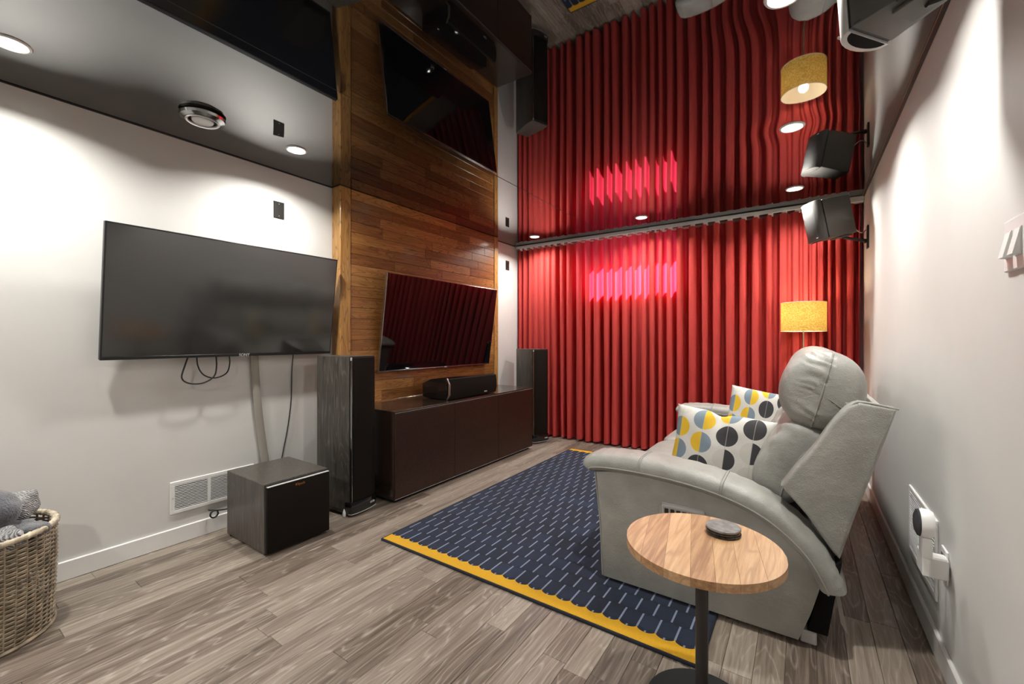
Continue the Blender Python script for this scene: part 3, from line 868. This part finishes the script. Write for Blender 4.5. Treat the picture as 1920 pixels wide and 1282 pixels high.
# ------------------------------------------------------------------ media cabinet and centre speaker
cab = thing('media_cabinet', 'low dark brown three-door media cabinet under the glossy TV', 'cabinet', (-2.71, 3.065, 0))
CX0, CX1, CY0, CY1, CH = -2.955, -2.492, 2.10, 4.03, .683
MB().bb(CX0 + .01, CX1 - .02, CY0 + .02, CY1 - .02, 0.0, .03).build('plinth', 'black', cab)
MB().bb(CX0, CX1, CY0, CY1, .028, CH - .016, bev=.002).build('carcass', 'espresso', cab)
MB().bb(CX0, CX1 + .022, CY0 - .002, CY1 + .002, CH - .018, CH, bev=.003).build('cabinet_top', 'espresso', cab)
for i, (a, b) in enumerate(((CY0, 2.752), (2.752, 3.392), (3.392, CY1))):
    d = MB(); d.bb(CX1, CX1 + .021, a + .0015, b - .0015, .032, CH - .021, bev=.0025); d.build('door', 'mahogany', cab)
MB().bb(CX1 + .0215, CX1 + .0225, CY0, CY1, CH - .0145, CH - .0125).build('edge_line', 'silver', cab)
MB().bb(CX1 + .018, CX1 + .0215, CY0 + .002, CY1 - .002, .0315, .0335).build('lower_edge_line', 'silver', cab)

cs = thing('centre_speaker', 'black centre-channel speaker standing on the media cabinet', 'speaker', (-2.68, 3.08, CH))
pl = [(-.17, .015), (-.12, .006), (.06, .004), (.135, .004), (.135, .190), (.06, .190), (-.06, .178), (-.17, .135)]
m = MB(); m.prism(pl, -.345, .345, 'Y', bev=.006); m.build('cabinet', 'black_gloss', cs, local=True)
m = MB(); m.prism([(.135, .006), (.155, .012), (.165, .06), (.165, .13), (.155, .180), (.135, .188)], -.343, .343, 'Y', bev=.004); m.build('grille_cover', 'grille', cs, local=True)
m = MB(); m.prism([(.128, .004), (.140, .004), (.170, .05), (.170, .14), (.140, .192), (.128, .192), (.150, .14), (.150, .05)], -.349, -.341, 'Y', bev=.001); m.build('chrome_strip', 'steel', cs, local=True)
bd = MB().box((.1655, .16, .034), (.003, .040, .012), bev=.001).build('badge', 'silver', cs, local=True)
text('badge_text', 'polk', .011, basis((0, 1, 0), (0, 0, 1), (1, 0, 0), (.1672, .16, .0345)), 'black', bd, .0003)
for yy in (-.28, .28): MB().bb(-.12, .10, yy - .02, yy + .02, 0.0, .006).build('foot_pad', 'black', cs, local=True)
MB().lathe([(.003, -.22), (.0045, -.205), (.0045, -.165)], (0, -.30, .055), n=10, axis='X').build('binding_post', 'brass', cs, local=True)

# ------------------------------------------------------------------ rug
rg = thing('rug', 'navy area rug with light blue dashes and scalloped yellow end bands', 'rug', (-1.21, 2.97, 0))
MB().bb(RUG[0] + .008, RUG[1] - .008, RUG[2] + .010, RUG[3] - .010, .001, .011, bev=.003).build('pile', 'rug', rg)
m = MB()
a, b, c, d = RUG
m.tube([(a + .006, c + .006, .006), (b - .006, c + .006, .006)], .007, 8); m.tube([(a + .006, d - .006, .006), (b - .006, d - .006, .006)], .007, 8)
m.tube([(a + .006, c + .006, .006), (a + .006, d - .006, .006)], .006, 8); m.tube([(b - .006, c + .006, .006), (b - .006, d - .006, .006)], .006, 8)
m.build('binding', 'navy_bind', rg)

# ------------------------------------------------------------------ sofa (back against the right wall, facing -X)
SY0, SY1 = 2.03, 4.20
sofa = thing('recliner_sofa', 'light grey leather power-recliner sofa with its back to the white wall', 'sofa', (-.35, (SY0 + SY1) / 2, 0))
panel_poly = [(-.868, .545), (-.842, .300), (-.828, .024), (-.010, .024), (.030, .14), (.070, .290), (.045, .365), (-.06, .460), (-.16, .515), (-.29, .555), (-.45, .575), (-.66, .58)]
arm_path = [(-.905, .553), (-.885, .572), (-.80, .584), (-.64, .588), (-.45, .578), (-.29, .553), (-.16, .512), (-.06, .452), (.028, .366), (.082, .268), (.090, .245)]
def arm(ya, yb, outer):
    m = MB(); m.prism(panel_poly, ya, yb, 'Y', bev=.008); sp = m.build('side_panel', 'leather', sofa)
    P = smoothpath([(p[0], 0, p[1]) for p in arm_path], 6)
    n = len(P); rows = []; piping = [[], []]; yc = (ya + yb) / 2; hw = (yb - ya) / 2 + .018
    for i, p in enumerate(P):
        t = (P[min(i + 1, n - 1)] - P[max(i - 1, 0)]).normalized(); nn = Vector((-t.z, 0, t.x))
        e = min(i / 3.0, (n - 1 - i) / 2.0, 1.0); sc = 0.55 + 0.45 * math.sqrt(max(0, 1 - (1 - e) ** 2))
        ring = []
        for k in range(28):
            a = 2 * PI * k / 28
            yy = hw * sgnpow(math.cos(a), .45); hh = sgnpow(math.sin(a), .75)
            hh = hh * (.054 if hh > 0 else .034)
            puff = 1 + .04 * math.sin(i * 2.1) * (1 if hh > 0 else 0)
            ring.append(p + nn * (hh * sc * puff) + Vector((0, yc + yy * (0.86 + .14 * sc), 0)))
        rows.append(ring)
        for q, s in enumerate((-1, 1)): piping[q].append(p + nn * (-.006) + Vector((0, yc + s * (hw + .001) * (0.86 + .14 * sc), 0)))
    m = MB(); m.rings(rows, cap=True); pad = m.build('arm_pad', 'leather', sofa, smooth=60)
    for q in piping: MB().tube(q, .0042, 6).build('piping', 'piping', pad)
    for xs in (-.63, -.285):                                       # cross seams
        i = min(range(n), key=lambda q: abs(P[q].x - xs)); ring = rows[i]
        t = (P[i + 1] - P[i]).normalized()
        arc = [ring[k % 28] for k in range(0, 15)]
        MB().tube([v + Vector((0, 0, .0008)) for v in arc], .0035, 6, cap=False).build('seam', 'piping', pad)
        MB().tube([v - t * .009 + Vector((0, 0, .0004)) for v in arc], .0018, 6, cap=False).build('seam', 'piping', pad)
    return sp
sp = arm(SY0, SY0 + .20, -1)
arm(SY1 - .20, SY1, 1)
# stitched front edge of the near side panel
MB().tube(smoothpath([(-.871, SY0 + .004, .54), (-.845, SY0 + .004, .30), (-.831, SY0 + .004, .03)], 14), .0045, 6).build('edge_piping', 'piping', sp)
# power-recline control plate
cpz = .425
ctl = MB().bb(-.545, -.352, SY0 - .006, SY0 + .002, cpz - .032, cpz + .036, bev=.012, seg=3).build('control_plate', 'silver', sofa)
MB().bb(-.530, -.367, SY0 - .008, SY0 - .005, cpz - .024, cpz + .020, bev=.001).build('control_inset', 'steel', ctl)
for k in range(6):
    xx = -.515 + .026 * k
    MB().bb(xx - .009, xx + .009, SY0 - .011, SY0 - .007, cpz - .010, cpz + .014, bev=.002).build('button', 'black', ctl)
# body, seats, cushions
m = MB(); m.bb(-.80, .02, SY0 + .19, SY1 - .19, .045, .30, bev=.01); m.build('seat_base', 'leather', sofa)
bf = [(.15, .955), (.272, .945), (.225, .72), (.115, .30), (-.01, .30), (.09, .66)]
m = MB(); m.prism(bf, SY0 + .14, SY1 - .14, 'Y', bev=.01); m.build('back_frame', 'leather', sofa)
wing = [(-.072, .606), (-.020, .690), (.040, .780), (.100, .888), (.150, .955), (.185, .976), (.292, .958), (.260, .84), (.226, .720), (.170, .53), (.124, .352), (.095, .385), (.02, .50)]
for (a, b) in ((SY0 + .065, SY0 + .165), (SY1 - .165, SY1 - .065)):
    wsm = [(v.x, v.z) for v in smoothpath([(p[0], 0, p[1]) for p in wing[:6]], 5)] + wing[6:]
    m = MB(); m.prism(wsm, a, b, 'Y', bev=.014, seg=3); wg = m.build('back_wing', 'leather', sofa)
    pts = [(p[0], a - .001, p[1]) for p in wing[:7]]
    MB().tube([Vector((x + .006, y + .012, z - .0)) for x, y, z in smoothpath(pts, 4)], .0035, 6).build('piping', 'piping', wg)
nS = 3
sw = (SY1 - SY0 - .44) / nS
def wrinkle(p, th, yy):
    return p
for k in range(nS):
    yc = SY0 + .22 + sw * (k + .5)
    m = MB(); m.rings(superell((-.49, yc, .365), (.43, sw / 2 - .004, .098), .42, .30, 56, 28), cap=True); m.build('seat_cushion', 'leather', sofa, smooth=80)
    m = MB(); m.bb(-.875, -.80, yc - sw / 2 + .006, yc + sw / 2 - .006, .06, .33, bev=.02, seg=3); m.build('footrest_panel', 'leather', sofa)
    # lumbar cushion, leaning back
    rot = Matrix.Rotation(R(27), 3, 'Y')
    def disp(p, th, yy):
        q = p.copy()
        fx = -1 if p.x < 0 else 1
        if p.x < 0:
            q.x -= (.006 * math.sin(p.z * 60 + yy * 9) + .008 * noise.noise(Vector((p.z * 30, yy * 6, k)))) * max(0, (p.z + .12) / .3)
        return q
    m = MB(); m.rings(superell((-.045, yc, .655), (.118, sw / 2 - .003, .205), .72, .30, 64, 32, disp, rot), cap=True); lc = m.build('lumbar_cushion', 'leather', sofa, smooth=80)
    lr = superell((-.045, yc, .655), (.1195, sw / 2 - .0015, .2065), .72, .30, 64, 32, None, rot)
    lp = [r[13] for r in lr] + [r[51] for r in lr[::-1]]
    MB().tube(lp + [lp[0]], .003, 6, cap=False).build('seam', 'piping', lc)
    # headrest roll
    rot2 = Matrix.Rotation(R(14), 3, 'Y')
    hc = Vector((.072, yc, .985)); hd = (.162, sw / 2 - .004, .182)
    def disp2(p, th, yy):
        q = p.copy()
        if p.x < .02:                                              # gathers running away from the perimeter seam
            edge = max(0.0, min(1.0, (abs(yy) - .35) / .45))
            edge = edge * edge * (3 - 2 * edge)
            fade = math.exp(-max(0, -p.x) / .085)
            c = p.z + .25 * p.x + .02 * noise.noise(Vector((p.x * 12, p.z * 6, k)))
            s = 1.1 * noise.noise(Vector((c * 48, k * 3.7, p.x * 9 + 2.0))) + .35 * noise.noise(Vector((c * 110, 5.0 + k, p.x * 16)))
            amp = .0125 * edge * fade * min(1, (.02 - p.x) / .02)
            nrm = Vector((p.x / .03, p.y / .09, p.z / .035)).normalized()
            q += nrm * amp * s
        return q
    nu, nv = 96, 72
    rows = superell(hc, hd, .92, .42, nu, nv, disp2, rot2)
    m = MB(); m.rings(rows, cap=True); hp = m.build('headrest', 'leather', sofa, smooth=80)
    loop = [r[nu // 4] for r in rows] + [r[3 * nu // 4] for r in rows[::-1]]
    loop = [v + (v - hc) * .004 for v in loop]
    MB().tube(loop + [loop[0]], .0032, 6, cap=False).build('seam', 'piping', hp)
    for rr_ in (rows[:26], rows[::-1][:26]):
        MB().tube([r[nu - 6] + (r[nu - 6] - hc) * .003 for r in rr_], .0026, 6).build('seam', 'piping', hp)
    # lower lumbar side seam
# lower black dust cover and recline mechanism
m = MB(); m.prism([(.02, .05), (.085, .05), (.130, .355), (.075, .30)], SY0 + .05, SY1 - .05, 'Y'); m.build('dust_cover', 'slot', sofa)
m = MB(); m.bb(-.72, -.02, SY0 + .06, SY1 - .06, .025, .06); m.build('mechanism', 'black', sofa)
for (a, b) in ((-.76, SY0 + .10), (.02, SY0 + .07), (-.76, SY1 - .10), (.02, SY1 - .07)):
    zb = .0115 if a < -.3 else 0.0
    MB().bb(a - .025, a + .03, b - .03, b + .03, zb, .05, bev=.005).build('foot', 'silver', sofa)
# loose fabric tongue at the back corner
m = MB(); m.prism([(.095, .30), (.112, .28), (.150, .06), (.128, .10)], SY0 + .08, SY0 + .086, 'Y'); m.build('fabric_flap', 'leather', sofa)

# ------------------------------------------------------------------ throw pillows
def pillow(label, loc, rot, w, h, d, pinch):
    m = MB(); n = 36
    bm = m.bm; uvl = bm.loops.layers.uv.new('UVMap')
    grid = {}
    for side in (1, -1):
        for i in range(n + 1):
            for j in range(n + 1):
                u, v = i / n * 2 - 1, j / n * 2 - 1
                edge = (1 - u ** 4) * (1 - v ** 4)
                r = max(0, edge) ** .5
                # corners pulled out into ears, sides drawn in
                sx = 1 - .07 * (1 - v * v) * 0 - .06 * (1 - abs(v)) ** 0.5 * abs(u) ** 3
                sz = 1 - .035 * (1 - abs(u)) ** 0.5 * abs(v) ** 3
                xx, zz = u * w / 2 * sx, v * h / 2 * sz
                yy = side * d / 2 * r
                pv = math.exp(-((u - pinch) / .16) ** 2) * max(0, v) ** 1.5
                zz -= pv * .018 * h / .36; yy *= 1 - .75 * pv
                wr = .006 * r * noise.noise(Vector((u * 3.1, v * 2.7, side * 3.0)))
                key = (i, j, 0 if (i in (0, n) or j in (0, n)) else side)
                if key not in grid: grid[key] = bm.verts.new((xx, yy + side * wr, zz))
    def V(i, j, s): return grid[(i, j, 0 if (i in (0, n) or j in (0, n)) else s)]
    for s in (1, -1):
        for i in range(n):
            for j in range(n):
                try: f = bm.faces.new((V(i, j, s), V(i + 1, j, s), V(i + 1, j + 1, s), V(i, j + 1, s)))
                except ValueError: continue
                for lp, (a, b) in zip(f.loops, ((i, j), (i + 1, j), (i + 1, j + 1), (i, j + 1))): lp[uvl].uv = (a / n, b / n)
    o = m.build('throw_pillow', 'pillow', smooth=180)
    # seated on its lower edge: origin at the base
    o.data.transform(Matrix.Translation((0, 0, h / 2 * .93)))
    o.location = loc; o.rotation_euler = rot
    return tag(o, label, 'pillow', 'dotted throw pillows on the sofa')
pillow('dotted throw pillow on the near seat with its top edge pinched in', (-.385, 2.50, .455), (R(-10), R(6), R(-4)), .50, .385, .15, -.06)
pillow('dotted throw pillow standing further back, half hidden by the near headrest', (-.275, 3.36, .457), (R(-14), R(9), R(2)), .41, .43, .14, 0.9)

# ------------------------------------------------------------------ side table and coasters
TC = Vector((-.270, 1.500, 0)); TZ = .553; TR = .2375
tab = thing('side_table', 'round walnut side table on a black pedestal beside the sofa arm', 'side table', TC)
dirv = Vector((math.sin(R(-11)), math.cos(R(-11)), 0)); perp = Vector((dirv.y, -dirv.x, 0))
cuts = [-TR, -.175, -.105, -.033, .032, .094, .165, TR]
for a, b in zip(cuts[:-1], cuts[1:]):
    out = []
    nn = 14
    a2, b2 = a + (.0003 if a > -TR else 0), b - (.0003 if b < TR else 0)
    for k in range(nn + 1):
        u = a2 + (b2 - a2) * k / nn; v = math.sqrt(max(0, TR * TR - u * u)); out.append((u, v))
    poly = out + [(u, -v) for u, v in out[::-1]]
    res = []
    for p in poly:
        if not res or (abs(res[-1][0] - p[0]) + abs(res[-1][1] - p[1])) > 1e-5: res.append(p)
    if (abs(res[0][0] - res[-1][0]) + abs(res[0][1] - res[-1][1])) < 1e-5: res.pop()
    pw = [(TC.x + perp.x * u + dirv.x * v, TC.y + perp.y * u + dirv.y * v) for u, v in res]
    m = MB(); m.prism(pw, TZ - .026, TZ, 'Z'); m.build('stave', 'walnut', tab)
MB().lathe([(.090, TZ - .034), (.090, TZ - .026)], TC, n=32).build('mounting_plate', 'base_black', tab)
MB().lathe([(.0195, .012), (.0195, TZ - .03)], TC, n=32).build('pole', 'gunmetal', tab)
MB().lathe([(.0005, 0), (.175, 0), (.175, .007), (.171, .010), (.03, .012), (.0005, .013)], TC, n=72).build('base', 'base_black', tab)
CC = (-.222, 1.612)
for k, (lb, mt, rr, dx) in enumerate((('bottom black stone coaster of the stack on the side table', 'slate_dark',   .0545, .001),
                                  ('middle black stone coaster of the stack on the side table', 'slate_dark', .0535, -.0015),
                                  ('top grey slate coaster of the stack on the side table', 'slate', .0545, 0))):
    hh = .0085
    o = MB().lathe([(.0005, 0), (rr - .002, 0), (rr, .0015), (rr, hh - .0015), (rr - .002, hh), (.0005, hh)], n=48).build('coaster', mt, smooth=20)
    o.location = (CC[0] + dx, CC[1] + dx, TZ + .0002 + k * (hh + .0008)); tag(o, lb, 'coaster', 'stacked stone coasters')

# ------------------------------------------------------------------ floor lamp
LP = (.012, 4.395)
lamp = thing('floor_lamp', 'slim floor lamp with a yellow drum shade behind the sofa', 'floor lamp', (*LP, 0))
MB().lathe([(.0005, 0), (.115, 0), (.118, .006), (.110, .014), (.02, .020), (.0005, .022)], n=48).build('base', 'brass', lamp, local=True)
MB().lathe([(.0065, .018), (.0065, 1.36)], n=16).build('pole', 'brass', lamp, local=True)
SH = [(.163, 1.283), (.163, 1.527)]
sh = MB().lathe(SH, n=72, cap=False).build('lamp_shade', 'shade', lamp, local=True)
MB().lathe([(.1612, 1.284), (.1612, 1.526)], n=72, cap=False).build('liner', 'liner', sh, local=True)
for zz in (1.283, 1.527):
    m = MB(); m.tube([(.163 * math.cos(a), .163 * math.sin(a), zz) for a in [2 * PI * k / 64 for k in range(65)]], .0022, 6, cap=False); m.build('shade_ring', 'shade_ring', sh, local=True)
m = MB()
for k in range(3):
    a = 2 * PI * k / 3 + .4
    m.tube([(0.008 * math.cos(a), .008 * math.sin(a), 1.315), (.162 * math.cos(a), .162 * math.sin(a), 1.285)], .0018, 6)
m.build('spider', 'brass', lamp, local=True)
MB().lathe([(.014, 1.34), (.016, 1.36), (.030, 1.40), (.031, 1.42), (.020, 1.445), (.0005, 1.452)], n=24).build('bulb', 'bulb', lamp, local=True)
l = bpy.data.lights.new('floor_lamp_lamp', 'POINT'); l.energy = LAMP_W; l.shadow_soft_size = .035; l.color = (1.0, 0.80, 0.52)
lo = bpy.data.objects.new('lamp', l); COL.objects.link(lo); lo.parent = lamp; lo.location = (0, 0, 1.475)

# ------------------------------------------------------------------ wall speakers (local: front = -X)
def satellite(label, loc, rz, tilt, w, d, h, wall_pt, light_rim):
    t = thing('wall_speaker', label, 'speaker', loc, rot=(0, tilt, rz), group='bracketed wall speakers')
    pl = [(-d * .30, -w / 2), (d * .50, -w * .36), (d * .50, w * .36), (-d * .30, w / 2)]
    m = MB(); m.prism(pl, -h / 2, h / 2, 'Z', bev=.006); cab = m.build('cabinet', 'cab_grey', t, local=True)
    m = MB(); m.bb(-d * .335, -d * .30, -w / 2 + .004, w / 2 - .004, -h / 2 + .004, h / 2 - .004); m.build('baffle_gap', 'black', t, local=True)
    # bowed grille in a thin frame
    n = 12
    arc = [(-d * .36 - .055 * w / .2 * math.cos(a), w / 2 * math.sin(a)) for a in [(-PI / 2 + PI * k / n) for k in range(n + 1)]]
    m = MB(); m.prism(arc + [(-d * .335, w / 2), (-d * .335, -w / 2)], -h / 2 - .004, h / 2 + .004, 'Z', bev=.003); fr = m.build('grille_frame', 'silver' if light_rim else 'cab_grey', t, local=True)
    arc2 = [(x * 1.012, y * .95) for x, y in arc]
    m = MB(); m.prism(arc2 + [(-d * .40, w * .47), (-d * .40, -w * .47)], -h / 2 + .006, h / 2 - .006, 'Z', bev=.002); m.build('grille_cover', 'grille_grey', t, local=True)
    # dark port recess under the bowed front
    arc3 = [(-d * .345 - .040 * w / .2 * math.cos(a), w * .42 * math.sin(a)) for a in [(-PI / 2 + PI * k / n) for k in range(n + 1)]]
    m = MB(); m.prism(arc3, -h / 2 - .0048, -h / 2 - .0035, 'Z'); m.build('port', 'slot', t, local=True)
    m = MB(); m.box((-d * .42 - .03 * w / .2, -w * .30, -h * .44), (.004, .022, .006)); m.build('badge', 'silver', t, local=True)
    m = MB(); m.bb(d * .16, d * .28, -w * .40, -w * .34, -h / 2 - .002, -h / 2 + .0, bev=.0005); m.build('slot', 'black', t, local=True)
    # clamp under the cabinet, arm and wall plate
    m = MB(); m.bb(d * .05, d * .42, -w * .26, w * .26, -h / 2 - .012, -h / 2 - .001, bev=.002); m.build('clamp_plate', 'cab_grey', t, local=True)
    W = wmat(t)
    a0 = W @ Vector((d * .30, 0, -h / 2 - .012)); a1 = Vector(wall_pt)
    m = MB(); m.tube([a0, (a0 + a1) / 2 + Vector((0, 0, -.006)), a1], .011, 10); m.build('arm', 'black', t)
    m = MB(); bmesh.ops.create_uvsphere(m.bm, u_segments=16, v_segments=10, radius=.018); bmesh.ops.translate(m.bm, verts=m.bm.verts, vec=a1 + Vector((-.024, 0, 0))); m.build('ball_joint', 'black_gloss', t)
    m = MB(); m.bb(XR - .012, XR, a1.y - .03, a1.y + .03, a1.z - .06, a1.z + .12, bev=.003); m.build('wall_plate', 'black', t)
    # speaker lead looping from the back to the wall
    b0 = W @ Vector((d * .5, 0, -.01)); b1 = Vector((XR - .005, a1.y + .02, a1.z + .10))
    m = MB(); m.tube(smoothpath([b0, b0.lerp(b1, .35) + Vector((0, 0, -.05)), b0.lerp(b1, .7) + Vector((0, 0, -.06)), b1], 8), .0035, 8); m.build('lead', 'silver', t)
    return t
satellite('black bracketed speaker high in the far corner in front of the red curtain', (.175, 4.20, 2.165), R(28), R(-11), .21, .27, .30, (XR, 4.33, 1.99), False)
satellite('dark bracketed speaker nearest the camera, cut by the top edge of the picture', (.215, 1.60, 2.255), R(-37), R(-4), .175, .215, .27, (XR - .0, 1.60, 2.16), True)

# ------------------------------------------------------------------ right wall: switch, outlet and smart speaker
sw_ = thing('light_switch', 'white double rocker light switch at the right edge of the picture', 'light switch', (XR, 1.54, 1.45))
MB().bb(XR - .008, XR, 1.475, 1.608, 1.388, 1.516, bev=.003).build('cover', 'white_plastic', sw_)
for yy in (1.513, 1.570):
    m = MB(); m.bb(XR - .010, XR - .006, yy - .018, yy + .018, 1.418, 1.486); m.build('rocker_frame', 'white', sw_)
    m = MB(); m.prism([(XR - .009, 1.484), (XR - .011, 1.484), (XR - .024, 1.422), (XR - .009, 1.420)], yy - .0165, yy + .0165, 'Y', bev=.001); m.build('rocker', 'white_plastic', sw_)

ot = thing('wall_outlet', 'white wall outlet plate beside the grille behind the sofa', 'outlet', (XR, 2.17, .40))
MB().bb(XR - .006, XR, 2.132, 2.208, .335, .455, bev=.002).build('cover', 'white_plastic', ot)
for zz in (.372, .422):
    MB().bb(XR - .0075, XR - .0055, 2.150, 2.190, zz - .017, zz + .017, bev=.004).build('socket', 'outlet_grey', ot)
ss = thing('smart_speaker', 'round white smart speaker with charcoal cloth face on an outlet holder', 'smart speaker', (XR - .08, 2.10, .47))
SC = (XR - .098, 2.065, .568)
MB().lathe([(.0005, .0), (.044, .001), (.049, .010), (.049, .030), (.043, .040), (.0005, .041)], (SC[0] + .004, SC[1], SC[2]), n=48, axis='X').build('body', 'white_plastic', ss)
MB().lathe([(.0005, -.006), (.030, -.004), (.0445, .002), (.0465, .008), (.0005, .008)], (SC[0], SC[1], SC[2]), n=48, axis='X').build('cloth_face', 'charcoal_cloth', ss)
m = MB(); m.prism([(SC[1] - .026, SC[2] - .045), (SC[1] + .026, SC[2] - .045), (SC[1] + .032, SC[2] - .105), (SC[1] + .028, SC[2] - .115), (SC[1] - .022, SC[2] - .115), (SC[1] - .026, SC[2] - .105)], SC[0] + .012, SC[0] + .040, 'X', bev=.005); m.build('holder_neck', 'white_plastic', ss)
m = MB(); m.bb(SC[0] + .035, XR - .006, SC[1] + .03, SC[1] + .085, .365, .440, bev=.005); m.build('plug_block', 'white_plastic', ss)
m = MB(); m.bb(SC[0] + .014, SC[0] + .036, SC[1] - .015, SC[1] + .075, .385, .46, bev=.004); m.build('holder_base', 'white_plastic', ss)

# ------------------------------------------------------------------ wicker basket and blankets
BC = Vector((-2.753, .184, 0)); BR = .236; BHt = .432
bk = thing('wicker_basket', 'round grey wicker basket filled with grey blankets', 'basket', BC)
def brad(z): return BR * (.955 + .045 * min(1, z / .3))
m = MB(); NS = 44; nseg = NS * 4; rowsN = 46
for j in range(rowsN):
    z0 = .012 + j * (BHt - .03) / rowsN
    ring = []; ph = (j % 2) * PI
    for k in range(nseg):
        a = 2 * PI * k / nseg
        off = .0042 * math.sin(a * NS / 2 + ph)
        r = brad(z0) + off
        ring.append(Vector((r * math.cos(a), r * math.sin(a), z0)))
    th = .0044
    rows = []
    for dr, dz in ((th, 0), (0, th), (-th, 0), (0, -th)):
        rows.append([p + Vector((dr * math.cos(math.atan2(p.y, p.x)), dr * math.sin(math.atan2(p.y, p.x)), dz)) for p in ring])
    m.rings(rows, close_u=True, close_v=True)
m.build('weave', 'wicker', bk, local=True, smooth=180, kind='stuff')
m = MB()
for k in range(NS):
    a = 2 * PI * (k + .0) / NS
    m.tube([(brad(z) * math.cos(a), brad(z) * math.sin(a), z) for z in (.005, .15, .30, BHt - .01)], .0042, 6)
m.build('stakes', 'wicker', bk, local=True, kind='stuff')
m = MB(); m.lathe([(.0005, .004), (BR * .94, .004), (BR * .95, .014), (.0005, .014)], n=64); m.build('bottom', 'wicker', bk, local=True)
m = MB(); rows = []
for k in range(160):
    a = 2 * PI * k / 160; cc = Vector((brad(BHt) * math.cos(a), brad(BHt) * math.sin(a), BHt)); e = Vector((math.cos(a), math.sin(a), 0))
    rows.append([cc + (e * math.cos(t) + Vector((0, 0, 1)) * math.sin(t)) * (.0125 + .0022 * math.sin(t * 1 + a * 60)) for t in [2 * PI * q / 10 for q in range(10)]])
m.rings(rows, close_v=True); m.build('braided_rim', 'wicker_rim', bk, local=True)
m = MB(); m.lathe([(BR * .985, .0), (BR * .985 + .006, .008), (BR * .985, .016), (BR * .965, .008)], n=72, cap=False); m.build('base_hoop', 'wicker', bk, local=True)

def blanket(name, label, c, d, rotz, tilt, material, e1, e2, amp, fr, seed):
    def disp(p, th, yy):
        v = Vector((p.x * fr, p.y * fr, p.z * fr + seed * 7.1))
        nrm = p.normalized()
        return p + nrm * (amp * noise.noise(v) + amp * .5 * noise.noise(v * 2.3))
    m = MB(); m.rings(superell((0, 0, 0), d, e1, e2, 72, 48, disp), cap=True)
    o = m.build(name, material, smooth=120)
    o.location = c; o.rotation_euler = (tilt[0], tilt[1], rotz)
    return tag(o, label, 'blanket')
AZ = math.atan2(.563, .826)                                        # the heap slopes down along this direction
blanket('folded_blanket', 'dark charcoal plush blanket heaped highest in the basket', (-2.735, .150, .545), (.125, .165, .070), AZ - PI / 2, (R(-22), R(4)), 'plush', .6, .55, .030, 7, 1)
blanket('folded_blanket', 'pale grey ribbed blanket at the back of the basket by the wall', (-2.800, .290, .490), (.075, .085, .055), R(60), (R(8), R(-10)), 'knit', .45, .42, .022, 9, 2)
blanket('rolled_blanket', 'slate grey fleece bundled at the right rim of the basket', (-2.655, .305, .436), (.046, .085, .034), R(-50), (R(-4), R(4)), 'fleece', .8, .6, .026, 12, 3)
blanket('folded_blanket', 'grey ribbed blanket corner at the front rim of the basket', (-2.580, .235, .432), (.055, .062, .036), R(15), (R(0), R(10)), 'knit', .45, .45, .014, 12, 4)
blanket('folded_blanket', 'dark fleece filling the middle of the basket under the other blankets', (-2.75, .185, .375), (.195, .195, .060), 0, (0, 0), 'plush', .7, .7, .016, 9, 5)
